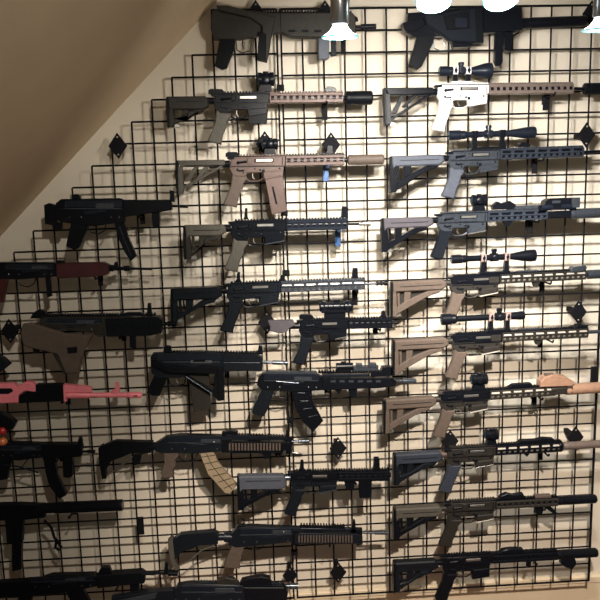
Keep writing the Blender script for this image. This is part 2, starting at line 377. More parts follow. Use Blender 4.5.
def upper_ar(g, m, hgm, u_h, bm=None, L=49, bolt=ST):
    mb = MB()
    g.pl(mb, [(0.5, -2.5), (0.5, 3.6), (4, 4.9), (L, 4.9), (L, -4.2), (30, -4.6), (26, -3.8), (2, -3.6)], 0.0125, 0, 0.003)
    # brass deflector and forward assist
    g.pl(mb, [(15, 3.5), (19.5, 3.2), (19.8, -1.5), (16, -2.4)], 0.0155, 0.001, 0.002)
    up = mb.build('upper_receiver', m, g.t)
    g.part('receiver_split', [(1, -3.5), (L, -4.1), (L, -4.7), (1, -4.2)], 0.0006, K, up, 0.0129, 0.0001)
    g.part('rail_base_line', [(3, 4.6), (L, 4.6), (L, 5.3), (3, 5.3)], 0.0125, K, up, 0, 0.0002)
    g.part('barrel_nut', [(L-3.2, 4), (L-2.4, 4), (L-2.4, -3.6), (L-3.2, -3.6)], 0.0128, K, up, 0, 0.0003)
    g.part('receiver_ridge', [(3, 3.7), (L-1, 3.7), (L-1, 3.1), (3, 3.1)], 0.0008, m, up, 0.0128, 0.0003)
    fa = MB(); a = g.L(6, -0.6, 0.013); b = g.L(15, 0.4, 0.013); fa.lathe(a, b, [(0, 0.003), (0.004, 0.006), (0.008, 0.006), (0.009, 0.0042), ((b-a).length, 0.0042)], 12); fa.build('forward_assist', K, up)
    g.part('ejection_port', rect(21.5, 38.5, -0.6, 2.6), 0.001, K, up, 0.0125, 0.0004)
    g.part('bolt_carrier', rect(23, 37.5, 0.0, 2.3), 0.0014, bolt, up, 0.0131, 0.0008)
    g.part('port_cover', [(21.5, -0.9), (38.5, -0.9), (38.2, -3.2), (21.8, -3.2)], 0.0016, m, up, 0.0135, 0.0006)
    g.part('charging_handle', [(-2.5, 4.8), (4, 5), (4, 2.6), (-0.5, 2.4), (-2.5, 3.2)], 0.014, K, up, 0, 0.001)
    rb = MB(); teeth(g, rb, 3, L, 5.5); rb.build('top_rail', m, g.t)
    return up

def barrel(g, u0, u1, r=1.5, m=K, v=0.0, muzzle='brake', mm=None):
    g.rod('barrel', [(u0, r), (u1, r)], v, m)
    mm = mm or m
    if muzzle == 'brake':
        g.rod('muzzle_device', [(u1-0.5, 1.9), (u1+1, 2.2), (u1+2, 1.5), (u1+3.2, 1.5), (u1+3.4, 2.2), (u1+5.2, 2.2), (u1+5.4, 1.5), (u1+6.8, 1.5), (u1+7, 2.2), (u1+9.5, 2.2), (u1+9.7, 1.6)], v, mm)
    elif muzzle == 'birdcage':
        g.rod('muzzle_device', [(u1-0.5, 1.7), (u1+1, 2.1), (u1+8, 2.2), (u1+8.6, 1.6)], v, mm)
def suppressor(g, u0, u1, r, m, v=0.0, v2=None):
    o = g.rod('suppressor', [(u0, r*0.6), (u0+0.6, r*0.95), (u0+1.5, r), (u0+5, r), (u0+5.3, r*0.93), (u0+6, r*0.93), (u0+6.3, r), (u1-1.2, r), (u1, r*0.85)], v, m, v2=v2, seg=24)
    return o
def red_dot(g, u0, u1, v0, v1, m=K, box=False):
    """short sight on a riser, v0 rail height"""
    w_ = u1-u0; h = v1-v0
    b = MB(); g.pl(b, [(u0+w_*.1, v0), (u1-w_*.1, v0), (u1-w_*.18, v0+h*.35), (u0+w_*.18, v0+h*.35)], 0.011, 0, 0.001)
    if box:
        g.pl(b, [(u0, v0+h*.3), (u1, v0+h*.3), (u1, v1-h*.25), (u1-w_*.08, v1), (u0+w_*.45, v1), (u0+w_*.3, v0+h*.62), (u0, v0+h*.58)], 0.019, 0, 0.003)
        o = b.build('optic', m, g.t)
    else:
        o = b.build('optic', m, g.t)
        g.rod('sight_tube', [(u0+w_*.03, h*.27), (u0+w_*.06, h*.33), (u0+w_*.25, h*.33), (u0+w_*.3, h*.29), (u0+w_*.7, h*.29), (u0+w_*.75, h*.34), (u1-w_*.04, h*.34), (u1, h*.28)], v0+h*.63, m, o)
        kb = MB(); c = g.L(u0+w_*.5, v0+h*.6, 0.008); kb.lathe(c, c+Vector((0, 0, 1)), [(0, h*.2*g.k), (0.012, h*.2*g.k), (0.014, h*.12*g.k)], 14); kb.build('battery_cap', m, o)
        kc = MB(); c = g.L(u0+w_*.5, v1-h*.18); kc.lathe(c, c+Vector((0, 1, 0)), [(0, h*.15*g.k), (h*.18*g.k, h*.15*g.k)], 12); kc.build('adjustment_cap', m, o)
    for uu in (u0-0.1, u1+0.1):
        lb = MB(); a = g.L(uu-0.15, v0+h*.63); b2 = g.L(uu+0.15, v0+h*.63); lb.lathe(a, b2, [(0, h*.22*g.k), ((b2-a).length, h*.22*g.k)], 16); lb.build('lens', GLS, o)
    return o
def scope(g, u0, u1, v, eye=4.6, bell=6.2, tube=3.0, rings=(0.4, 0.68), m=K, ringm=K, rail=6.5, turret=0.52, le=0.2, lb=0.3, mount=True):
    L = u1-u0; s = lambda t: u0+L*t
    o = g.rod('scope', [(u0, eye*.85), (u0+.6, eye), (s(le*.6), eye), (s(le*.62), eye*.85), (s(le*.8), eye*.9), (s(le), tube), (s(turret-.05), tube), (s(turret-.045), tube*1.35), (s(turret+.045), tube*1.35), (s(turret+.05), tube),
                        (s(1-lb), tube), (s(1-lb*.35), bell*.93), (s(1-lb*.2), bell), (u1-.5, bell), (u1, bell*.93)], v, m, seg=24)
    for i, t in enumerate(rings):
        rb = MB(); g.pl(rb, [(s(t)-2.4, v-tube*1.25), (s(t)+2.4, v-tube*1.25), (s(t)+2.6, v), (s(t)+2.4, v+tube*1.25), (s(t)-2.4, v+tube*1.25), (s(t)-2.6, v)], 0.0155, 0, 0.003)
        g.pl(rb, [(s(t)-1.9, v-tube), (s(t)+1.9, v-tube), (s(t)+2.6, rail-0.5), (s(t)-2.6, rail-0.5)], 0.009, 0, 0.001, 1)
        g.pl(rb, [(s(t)+1.5*math.cos(q*math.pi/6), v+1.9*math.sin(q*math.pi/6)) for q in range(12)], 0.0162, 0, 0.0004, 1)
        ro = rb.build('mount_ring', [ringm, K], o)
        for dv in (tube*.8, -tube*.8):
            scb = MB(); c = g.L(s(t), v+dv, 0.015); scb.lathe(c, c+Vector((0, 0, 1)), [(0, 0.0028), (0.002, 0.0028)], 8); scb.build('screw', K, o)
    if mount:
        g.part('mount_base', [(s(rings[0])-4, rail-0.8), (s(rings[1])+4, rail-0.8), (s(rings[1])+3, rail+1.6), (s(rings[0])-3, rail+1.6)], 0.012, ringm if ringm is WHT else K, o)
    tb = MB(); a = g.L(s(turret), v+tube); tb.lathe(a, a+Vector((0, 1, 0)), [(0, 2.3*g.k), (2.6*g.k, 2.3*g.k), (2.7*g.k, 2.8*g.k), (5*g.k, 2.8*g.k), (5.4*g.k, 2.2*g.k)], 18); tb.build('elevation_turret', m, o)
    wb = MB(); a = g.L(s(turret), v, tube*g.k); wb.lathe(a, a+Vector((0, 0, 1)), [(0, 2.3*g.k), (2*g.k, 2.3*g.k), (2.1*g.k, 3*g.k), (4*g.k, 3*g.k), (4.3*g.k, 2.4*g.k)], 18); wb.build('windage_turret', m, o)
    for uu, rr in ((u0-.05, eye*.8), (u1+.05, bell*.85)):
        lbm = MB(); a = g.L(uu-.12, v); b = g.L(uu+.12, v); lbm.lathe(a, b, [(0, rr*g.k), ((b-a).length, rr*g.k)], 20); lbm.build('lens', GLS, o)
    return o
def flip_sight(g, u, v, h=9, w_=4, m=K, up=True):
    if up: pts = [[(u-w_/2-1, v), (u+w_/2+1, v), (u+w_/2, v+2.4), (u-w_/2, v+2.4)], [(u-w_/2, v+2), (u+w_/2, v+2), (u+w_/2-.4, v+h), (u-w_/2+.6, v+h)]]
    else: pts = [[(u-w_-1, v), (u+w_+1, v), (u+w_+1, v+2), (u+w_-1, v+4), (u-w_+1, v+4.4), (u-w_-1, v+3)]]
    mb = MB(); g.pl(mb, pts[0], 0.011, 0, 0.001)
    if up:
        g.pl(mb, pts[1], 0.002, -0.009, 0.0005); g.pl(mb, pts[1], 0.002, 0.009, 0.0005)
        g.pl(mb, [(u-w_*.1, v+2), (u+w_*.3, v+2), (u+w_*.2, v+h-1.5), (u, v+h-1.5)], 0.0016, 0, 0.0004)
    return mb.build('flip_sight', m, g.t)
HOOKS = []
def hook(g, u, v, desc, m=None, h=14, w_=5.2):
    """hook clipped on the grid behind the gun; its arm passes under the gun at (u, v)"""
    p = g.L(u, v)+g.o; k = g.k
    q = Vector((p.x, p.y, 0.0))
    mb = MB(); W = w_*k/2; H = h*k
    mb.box(-W, W, -H, 0.006, 0.0085, 0.0135, 0.001)
    mb.box(-W*.7, W*.7, -H*.55, 0.004, -0.0095, 0.0085, 0.001)
    mb2 = MB(); mb2.tube([(0, -0.004, 0.012), (0, -0.0045, 0.05), (0, -0.0045, g.z+0.026), (0, -0.001, g.z+0.032), (0, 0.006, g.z+0.034)], 0.0035, 8)
    t = thing('gun_hook', desc, 'hook', bl(*q), 'hooks carrying the guns')
    mb.build('clip_plate', m or WIRE, t); mb2.build('arm', m or WIRE, t)

def slit_row(g, name, u0, u1, v, m, parent, n, h=1.6, zo=0.0185):
    mb = MB(); w_ = (u1-u0)/n
    for i in range(n): g.pl(mb, rect(u0+i*w_+w_*.15, u0+(i+1)*w_-w_*.15, v-h/2, v+h/2), 0.0008, zo, 0.0002)
    mb.build(name, m, parent)

def ar(label, ox, oy, deg, sc, stockm, lowerm, upperm, gripm, hgm, hl, hook_u, hook_desc, slim=False, stock=True, hh=4.6,
       mag=None, magm=None, s0=-53, body=10, sbot=-31, name='rifle', hookm=None, barm=K, railm=None, rows=1, L=49, guardm=None, tube=K, hookh=13, z=GZ, sleeve=K, low=None, rim=None, hole_shade=None):
    g = Gun(name, label, 'gun', ox, oy, deg, sc, z)
    if stock: stock_std(g, stockm, u0=s0, body=body, slim=slim, bottom=sbot, tube=tube, low=low, hole_shade=hole_shade)
    if rim: g.part('well_rim_highlight', [(30, -16.4), (47.5, -13.6), (47.5, -12.6), (30, -15.2)], 0.0152, rim, None, 0, 0.0006)  # pale strip, a highlight painted along the magazine well rim
    lower_ar(g, lowerm, gripm, magm, mag, guardm)
    upper_ar(g, upperm, hgm, L)
    handguard(g, L, L+hl, 0.2, hh, hgm, rows=rows, railm=railm, sleeve=sleeve)
    if hook_u is not None: hook(g, hook_u, 0.2-hh-0.9, hook_desc, hookm, hookh)
    return g

# ---------------- right column
g = ar('white bodied rifle with black scope and black skeleton stock', 437, 90.5, 0.6, 1.04, K, WHT, WHT, WHT, SAND, 81, 110,
       'black hook under the sand handguard of the white bodied rifle', slim=True, s0=-52, body=7, sbot=-33)
barrel(g, 130, 146, 1.5, K, 0.2, None); suppressor(g, 141, 175, 5.6, KP)
scope(g, 2, 52, 18.5, 4.6, 7.2, 2.8, (0.30, 0.55), KB, WHT, turret=0.42, le=0.3, lb=0.42, rail=6.8)

g = ar('grey scoped rifle with light grey stock, second in the right column', 448, 157, 2.0, 1.05, GP, GM, GM, GP, SL, 79, 88,
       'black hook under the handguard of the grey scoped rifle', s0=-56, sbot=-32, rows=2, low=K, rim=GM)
barrel(g, 128, 152, 1.4, K, 0.2, None)
scope(g, 0, 82, 20.5, 4.6, 5.6, 2.8, (0.30, 0.62), KB, K, turret=0.46, le=0.22, lb=0.32)
flip_sight(g, 72, 7, up=False)

g = ar('grey rifle with box light ahead of its short optic and a grey suppressor', 437, 219, 2.2, 1.02, PG, GM, GM, NAVY, SL, 58, 97,
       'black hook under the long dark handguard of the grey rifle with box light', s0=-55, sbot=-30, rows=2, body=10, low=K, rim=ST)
handguard(g, 107, 130, 0, 3.4, K, slots=False, rail=False)
barrel(g, 105, 140, 1.6, K, 0.2, None); suppressor(g, 130, 165, 5, GM, 0)
red_dot(g, 33, 48, 6.3, 23, K)
g.part('magnifier', [[(54, 7), (74, 7), (76, 11), (70, 15), (62, 13), (58, 15), (53, 11)]], 0.014, K)
pq = g.part('aiming_light', [[(98, 4.5), (134, 4.5), (134, 10), (98, 10)], [(103, 9), (130, 9), (129, 15), (126, 16), (108, 16), (104, 14)]], 0.024, K, bev=0.002)
g.part('light_switch', [(110, 11), (118, 11), (118, 14), (110, 14)], 0.002, GM, pq, 0.0245)
for uu in (104, 123): g.rod('light_tube', [(uu-4, 2.2), (uu-3.5, 2.8), (uu+6, 2.8), (uu+6.5, 2)], 7.5, KB, pq, 0.020)
g.part('light_bezel', [(129, 6), (137, 6), (137, 16), (129, 16)], 0.015, GM, pq, 0.012)
g.part('rail_cover', rect(70, 98, 6.4, 10), 0.012, GM)
g.part('hand_stop', [(64, -4), (74, -4), (71, -9), (68, -10.5)], 0.009, K)

RINGM = mat('pale_rose_ring_metal', (0.36, 0.27, 0.25), 0.4, 0.2)
SLV = mat('pale_sleeve_metal', (0.5, 0.46, 0.40), 0.4, 0.2)
def tan_scope(ox, oy, deg, label, hd, sv, u0, u1, ringm, hg=K, gp=TAN, eye=4.4, bell=6, rings=(.38, .66), turret=.51, upm=BRM, z=GZ):
    g = ar(label, ox, oy, deg, 1.0, TAN, upm, K, gp, hg, 86, 98, hd, s0=-60, sbot=-32, rows=2, railm=K, tube=BRM, z=z, sleeve=SLV, rim=SLV, hole_shade=BRN)
    scope(g, u0, u1, sv, eye, bell, 3.0, rings, K, ringm, turret=turret)
    g.part('receiver_panel', rect(38, 48, -3, 3), 0.0150, BRM, None, 0, 0.001)
    g.part('hand_stop', [(82, -4), (90, -4), (87, -10), (84, -9)], 0.009, BRM)
    mb = MB(); teeth(g, mb, 66, 88, 6, 1.4); mb.build('rail_cover', GM, g.t)
    return g
g = tan_scope(450, 281.5, 2.9, 'tan stocked rifle whose scope has a tall turret and pale square rings', 'black hook under the handguard of the tall turret rifle', 22, 0, 84, RINGM, hg=BRM)
barrel(g, 130, 152, 1.6, K, 0, None); suppressor(g, 137, 165, 4.6, GM)
g.part('front_device', [(118, 4), (130, 4), (135, 7), (133, 10), (122, 9)], 0.018, GM)
g = tan_scope(452, 339.5, 3.0, 'tan stocked rifle whose scope reaches back over the stock, below the tall turret rifle', 'black hook under the handguard of the rifle with a backward set scope', 20.5, -12, 71, RINGM, hg=BRM, z=GZ+0.036, eye=5.5, bell=4.2, rings=(.60, .80), turret=.7)
barrel(g, 130, 160, 1.6, GM, 0, None)
g.part('front_device', [(122, 5), (133, 5), (135, 8), (124, 9)], 0.016, K)

g = ar('tan stocked rifle with peach coloured light and thick peach muzzle tube', 440, 398, 3.8, 1.0, TAN, BRM, K, TAN, BRM, 66, 100,
       'black hook under the rifle with the peach coloured light', s0=-57, sbot=-31, railm=K, tube=BRM, rows=2, sleeve=SLV, rim=SLV, hole_shade=BRN)
handguard(g, 110, 132, 0.2, 3.5, BRM, slots=False, rail=False)
red_dot(g, 30, 46, 6, 22.5, K); barrel(g, 115, 135, 3.2, TAN, 0.2, None); suppressor(g, 125, 170, 5.4, PEACH)
b = g.part('aiming_light', [(98, 6), (130, 5), (132, 9), (124, 14), (110, 17), (102, 15), (98, 11)], 0.022, PEACH)
g.part('light_switch', rect(104, 112, 14, 17.5), 0.008, TAN, b)
g.part('rail_cover', [(66, 6), (92, 6), (90, 9.5), (72, 9.5)], 0.012, K)

g = ar('rifle with blue grey stock and grip and a pale tan suppressor', 446, 453, 3.4, 1.0, BG, BRM, BRM, BG, K, 66, 100,
       'black hook under the rifle with pale tan suppressor', s0=-53, sbot=-28, railm=K, tube=ROSE, rows=2, sleeve=SLV, rim=ST, low=NAVY, hole_shade=K)
handguard(g, 112, 116, 0.2, 3.8, K, slots=False, rail=False)
red_dot(g, 38, 51, 6, 22, K); barrel(g, 112, 125, 2.2, TAN, 0.2, None); suppressor(g, 117, 160, 3.9, SAND)
g.part('rail_cover', [(70, 6), (108, 6), (106, 9), (96, 10), (88, 8.5), (74, 9)], 0.012, K)
g.part('hand_stop', [(76, -4), (84, -4), (81, -8)], 0.009, K)

g = ar('bronze brown rifle with a grey brown stock and long black suppressor', 446, 507, 3.2, 1.0, OLV, BRM, BRM, BRN, BRM, 62, 96,
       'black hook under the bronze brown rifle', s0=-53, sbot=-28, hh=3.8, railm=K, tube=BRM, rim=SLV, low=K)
barrel(g, 108, 118, 2.6, K, 0.2, None); suppressor(g, 110, 150, 4.4, K)
g.part('rail_cover', [(52, 5.5), (78, 5.5), (76, 10), (66, 9), (60, 11), (54, 9)], 0.012, K)
g.part('bipod_stub', [[(96, -4), (104, -4), (112, -12), (109, -13)], [(88, -4), (98, -4), (97, -12), (91, -12)]], 0.006, K)
g.part('tan_rail_panel', rect(88, 104, 4.6, 7), 0.012, TAN)

g = ar('all black rifle with blue black stock and suppressor, lowest in the right column', 442, 561, 3.2, 1.0, NAVY, K, K, K, K, 66, 92,
       'black hook under the lowest rifle of the right column', s0=-49, sbot=-27, hh=3.8, mag=[(31, -12), (47, -10), (48, -17), (31, -19)])
barrel(g, 112, 124, 2.6, K, 0.2, None); suppressor(g, 114, 155, 4.6, K)
g.part('weapon_light', [(118, -3), (132, -3), (134, -9), (130, -14), (124, -12), (119, -9)], 0.014, K)
g.part('rail_cover', [(56, 5.5), (82, 5.5), (80, 8.5), (68, 9.5), (60, 8.5)], 0.012, K)
g.part('hand_stop', [(82, -4), (90, -4), (87, -8)], 0.009, K)

# ---------------- middle column
g = ar('dark carbine with a brown stock, rose tan handguard and fat black suppressor', 214, 99.5, 0.6, 1.13, BRN, K, K, OLV, ROSE, 65, 99,
       'black hook under the rose tan handguard beside the fat suppressor', s0=-42, sbot=-24, body=12, name='carbine', railm=ROSE, hh=4.4)
barrel(g, 114, 120, 2, K, 0.2, None); suppressor(g, 116, 140, 6.2, KP)
red_dot(g, 38, 53, 6.3, 24, K); flip_sight(g, 103, 5.8, up=False); flip_sight(g, 2, 4.8, w_=6, up=False)
g.part('magazine', [(30, -10), (48, -10), (47, -22), (31, -22)], 0.011, KP)

g = ar('rose tan rifle with a long tan box magazine and tan suppressor', 230, 162.5, 1.2, 1.13, OLV, ROSE, ROSE, TAN, ROSE, 52, 86,
       'blue hook under the handguard of the rose tan rifle', slim=True, s0=-48, sbot=-27, body=6, mag=[(31, -14), (47, -13), (51, -44), (38, -47)], magm=ROSE, railm=K, hookm=BLUE)
g.part('magazine_window', [(37, -22), (39, -22), (43, -38), (41, -38)], 0.0125, K)
barrel(g, 100, 110, 2, K, 0.2, None); suppressor(g, 104, 136, 4.5, TAN)
red_dot(g, 28, 42, 6.3, 21, K); flip_sight(g, 88, 6, h=7, w_=5); flip_sight(g, 2, 5, w_=5, up=False)

g = ar('black carbine with olive tan stock and matching grip', 231, 227, 1.3, 1.13, OLV, K, K, OLV, KB, 54, 96,
       'blue hook under the handguard of the olive stocked carbine', s0=-42, sbot=-27, body=10, low=BRN, rim=GM, name='carbine', hookm=BLUE, hookh=15)
barrel(g, 103, 114, 1.1, K, 0.2, 'brake', ST); flip_sight(g, 13, 6.5, h=10, w_=3); flip_sight(g, 100, 6, h=10, w_=5)
g = ar('blue black rifle with black stock and blue grey slotted handguard', 227, 289, 2.0, 1.1, NAVY, NAVY, NAVY, NAVY, GM, 76, 118,
       'black hook under the blue grey slotted handguard', s0=-51, sbot=-28, body=11, rows=2, hookh=16, sleeve=ST, rim=GM)
barrel(g, 124, 136, 1.1, GM, 0.2, 'brake', K); flip_sight(g, 10, 6, h=9, w_=3.5); flip_sight(g, 116, 6, h=9, w_=5); flip_sight(g, 50, 6, h=5, w_=4)

g = ar('short black pistol style gun with a plum grey tail brace', 299, 325, 1.4, 1.0, PG, K, K, NAVY, K, 44, 80,
       'black hook under the short gun with the plum grey tail', stock=False, name='short_carbine', rows=1, hookh=10, z=GZ+0.03)
g.rod('buffer_tube', [(-14, 3), (0, 3)], -1, K)
g.part('arm_brace', [[(-31, 5), (-6, 5), (-4, 1), (-10, -2), (-13, -6), (-20, -7), (-29, -4), (-29, 0)]], 0.02, PG)
barrel(g, 93, 99, 1.6, K, 0.2, None)
op = g.rod('optic', [(20, 4.2), (21, 5), (28, 5), (29, 4), (33, 4), (34, 4.6), (40, 4.6), (41, 4), (44, 4), (45, 5.4), (51, 5.4), (52, 4.8)], 17.5, K)
g.part('optic_knob', [(34, 21), (40, 21), (40, 25), (34, 25)], 0.009, K, op)
g.part('optic_bridge', [(22, 12), (50, 12), (50, 15), (22, 15)], 0.017, K, op)
for uu in (24.5, 48): g.part('optic_ring', [(uu-1.2, 12), (uu+1.2, 12), (uu+1.2, 23.3), (uu-1.2, 23.3)], 0.0195, KB, op, 0, 0.004)
g.part('optic_mount', rect(25, 46, 6, 12.5), 0.011, K); flip_sight(g, 7, 6.2, w_=6, up=False); flip_sight(g, 84, 6, h=6, w_=4)
g.part('lower_edge_highlight', [(36, -15), (48, -12.5), (48, -11.5), (36, -13.8)], 0.0155, ST)  # pale strip painted as the highlight under the magazine well

g = ar('short black carbine with a light grey cheek piece stock', 290, 476.5, 0.9, 0.98, GP, NAVY, K, NAVY, K, 52, None,
       None, s0=-54, sbot=-32, body=14, z=GZ+0.034, low=K, rim=GM, name='carbine', tube=GM, hh=4.8)
hook(g, 66, -5, 'black hook under the short carbine with light grey stock', h=8)
barrel(g, 101, 103, 2.4, K, 0.2, None); flip_sight(g, 12, 6, h=10, w_=4); flip_sight(g, 88, 6, h=12, w_=6)
g.part('foregrip', [(70, -4), (83, -4), (83, -20), (80, -22), (71, -22)], 0.013, K)
g.part('weapon_light', [(55, -4), (66, -4), (65, -14), (57, -12)], 0.012, K)

# ---------------- other guns, outlines in photo units around their own origins
def G2(name, label, ox, oy, deg=0, sc=1.0, cat='gun', z=GZ):
    """outlines given as photo points: returns gun with a converter"""
    g = Gun(name, label, cat, ox, oy, 0, sc, z); g.c = lambda pts: [(x-ox, oy-y) for x, y in pts]; return g
def pp(g, name, pts, half, m, parent=None, zo=0.0, bev=0.0016, label=None):
    if isinstance(pts[0][0], (int, float)): pts = [pts]
    return g.part(name, [g.c(p) for p in pts], half, m, parent, zo, bev, label)
def pr(g, name, x0, y0, x1, y1, prof, m, parent=None, zo=0.0, seg=18):
    """rod from (x0,y0) to (x1,y1); prof [(t 0..1, r px)]"""
    a = g.L(x0-g.ox, g.oy-y0, zo); b = g.L(x1-g.ox, g.oy-y1, zo); ln = (b-a).length
    mb = MB(); mb.lathe(a, b, [(t*ln, r*g.k) for t, r in prof], seg); return mb.build(name, m, parent or g.t)
def cyl(r): return [(0, r*.9), (0.02, r), (0.98, r), (1, r*.9)]
def ptube(g, name, pts, r, m, parent=None, zo=0.0):
    mb = MB(); mb.tube([g.L(x-g.ox, g.oy-y, zo) for x, y in pts], r, 8); return mb.build(name, m, parent or g.t)
def pteeth(g, name, x0, y0, x1, y1, m, parent=None, h=1.6, pitch=2.8, half=0.0105):
    mb = MB(); n = max(2, int(abs(x1-x0)/pitch))
    for i in range(n):
        a = x0+(x1-x0)*(i+.2)/n; b = x0+(x1-x0)*(i+.75)/n; y = y0+(y1-y0)*i/n
        g.pl(mb, g.c([(a, y), (b, y), (b, y-h), (a, y-h)]), half, 0, 0.0004)
    g.pl(mb, g.c([(x0, y0+.8), (x1, y1+.8), (x1, y1-.2), (x0, y0-.2)]), half*.9, 0, 0.0004)
    return mb.build(name, m, parent or g.t)
def phook(g, x, y, desc, m=None, h=12, w_=5): hook(g, x-g.ox, g.oy-y, desc, m, h, w_)

def recv_detail(g, x0, x1, yt, yb, slope=0.0, m=KB, port=True):
    """cover seam, rivets, selector plate and port on the facing side of a receiver"""
    f = lambda x, y: (x, y+(x-x0)*slope)
    h = yb-yt
    pp(g, 'cover_seam', [f(x0+2, yt+h*.36), f(x1-2, yt+h*.36), f(x1-2, yt+h*.41), f(x0+2, yt+h*.41)], 0.0008, GM, None, 0.0162, 0.0002)
    pp(g, 'receiver_cover', [f(x0+3, yt+0.4), f(x1-1, yt+0.4), f(x1-1, yt+h*.33), f(x0+1, yt+h*.33)], 0.0012, m, None, 0.0160, 0.001)
    pp(g, 'selector_plate', [f(x0+(x1-x0)*.34, yt+h*.5), f(x0+(x1-x0)*.72, yt+h*.42), f(x0+(x1-x0)*.72, yt+h*.52), f(x0+(x1-x0)*.38, yt+h*.66)], 0.0010, m, None, 0.0166, 0.0005)
    if port: pp(g, 'ejection_port', [f(x0+(x1-x0)*.55, yt+h*.15), f(x0+(x1-x0)*.85, yt+h*.15), f(x0+(x1-x0)*.85, yt+h*.38), f(x0+(x1-x0)*.55, yt+h*.38)], 0.0008, GM, None, 0.0176, 0.0003)
    for t in (.1, .3, .8, .93):
        mb = MB(); x, y = f(x0+(x1-x0)*t, yt+h*.78); c = g.L(x-g.ox, g.oy-y, 0.015); mb.lathe(c, c+Vector((0, 0, 1)), [(0, 0.9*g.k), (0.0018, 0.9*g.k), (0.0026, 0.4*g.k)], 8); mb.build('rivet', GM, g.t)

# R0 folded stock rifle top right
g = G2('rifle', 'blue black rifle with its stock folded over the receiver, top of the right column', 450, 30)
rc = pp(g, 'receiver', [(407, 14), (470, 10), (518, 9), (519, 14), (519, 28), (512, 31), (470, 33), (440, 37), (412, 37), (405, 33), (406, 22)], 0.015, K)
so = pp(g, 'stock', [[(421, 17), (440, 16), (478, 9), (480, 44), (472, 45), (446, 43), (438, 36), (424, 27)]], 0.012, NAVY, None, 0.028, 0.005)
pp(g, 'butt_plate', [(471, 9), (479, 9), (480, 45), (473, 45)], 0.014, KP, so, 0.029, 0.002)
pp(g, 'cheek_panel', [(440, 19), (466, 14), (467, 31), (444, 33)], 0.003, KP, so, 0.0405, 0.002)
pp(g, 'adjustment_knob', [(452, 21), (463, 21), (463, 30), (452, 30)], 0.003, KB, so, 0.044, 0.001)
pp(g, 'hinge', [(401, 25), (408, 22), (420, 20), (424, 27), (412, 33), (403, 32)], 0.02, K, so, 0.008)
pp(g, 'pistol_grip', [(417, 36), (434, 36), (431, 46), (421, 67), (417, 70), (408, 66), (410, 60), (414, 48)], 0.014, KP, None, 0, 0.0022)
ptube(g, 'trigger_guard', [(433, 40), (434, 48), (440, 51), (452, 50), (455, 43)], 0.0024, GM)
ptube(g, 'trigger', [(444, 37), (443, 42), (445, 46)], 0.0018, ST)
pp(g, 'magazine_well', [(450, 36), (471, 33), (472, 47), (452, 48)], 0.014, K)
pp(g, 'handguard', [(480, 11), (520, 8), (521, 31), (482, 34)], 0.018, K, None, 0, 0.0022)
pr(g, 'suppressor', 520, 23.5, 586, 21, [(0, 3.5), (.02, 5), (.1, 5.2), (.12, 4.8), (.14, 5.2), (.97, 5.2), (1, 4.6)], K, seg=24)
pp(g, 'foregrip', [(495, 32), (502, 32), (502, 62), (500, 66), (496, 66), (494, 62)], 0.012, K, None, 0, 0.003)
pp(g, 'weapon_light', [(503, 33), (512, 33), (510, 52), (504, 50)], 0.010, K)
pteeth(g, 'top_rail', 425, 11, 518, 7.5, K)
phook(g, 516, 33, 'black hook under the folded stock rifle at the top right', h=14)

# M0 brown folded rifle top middle
g = G2('rifle', 'dark brown rifle with folded stock at the top of the middle column', 290, 28)
pp(g, 'receiver', [(215, 10), (240, 10), (272, 14), (300, 15), (300, 31), (275, 34), (240, 40), (214, 40), (211, 30), (211, 16)], 0.015, BRN)
so = pp(g, 'stock', [[(219, 13), (250, 20), (262, 28), (262, 40), (258, 62), (267, 64), (275, 20), (262, 16), (228, 8), (217, 8)]], 0.011, BRN, None, 0.026, 0.003)
pp(g, 'butt_pad', [(259, 34), (266, 36), (266, 62), (257, 61)], 0.013, KP, so, 0.027)
pp(g, 'pistol_grip', [(220, 38), (236, 38), (234, 50), (227, 68), (222, 70), (215, 66), (217, 55)], 0.014, KP, None, 0, 0.0022)
ptube(g, 'trigger_guard', [(236, 40), (237, 50), (242, 53), (250, 51), (252, 42)], 0.0026, OLV)
ptube(g, 'trigger', [(243, 40), (242, 45), (244, 49)], 0.002, K)
hg = pp(g, 'handguard', [(280, 14), (352, 14), (355, 18), (355, 36), (350, 39), (292, 38), (280, 33)], 0.019, BRN, None, 0, 0.0026)
for i in range(5):
    mb = MB(); g.pl(mb, g.c([(288+i*13, 31), (295+i*13, 31), (295+i*13, 33.5), (288+i*13, 33.5)]), 0.001, 0.019, 0.0003); mb.build('vent_slot', K, hg)
pteeth(g, 'top_rail', 218, 12, 352, 13.2, KP)
pp(g, 'foregrip', [(318, 39), (329, 39), (329, 58), (326, 60), (319, 60), (318, 57)], 0.014, GP, None, 0, 0.003)
pp(g, 'weapon_light', [(331, 39), (336, 39), (336, 56), (331, 57)], 0.009, K)
pr(g, 'barrel', 354, 27, 376, 26.5, [(0, 1.6), (.3, 1.6), (.32, 2.6), (1, 2.6)], K)
pp(g, 'flip_sight', [(352, 15), (357, 18), (358, 21), (353, 22)], 0.010, K)
phook(g, 345, 39, 'black hook under the dark brown rifle at the top middle', h=12)

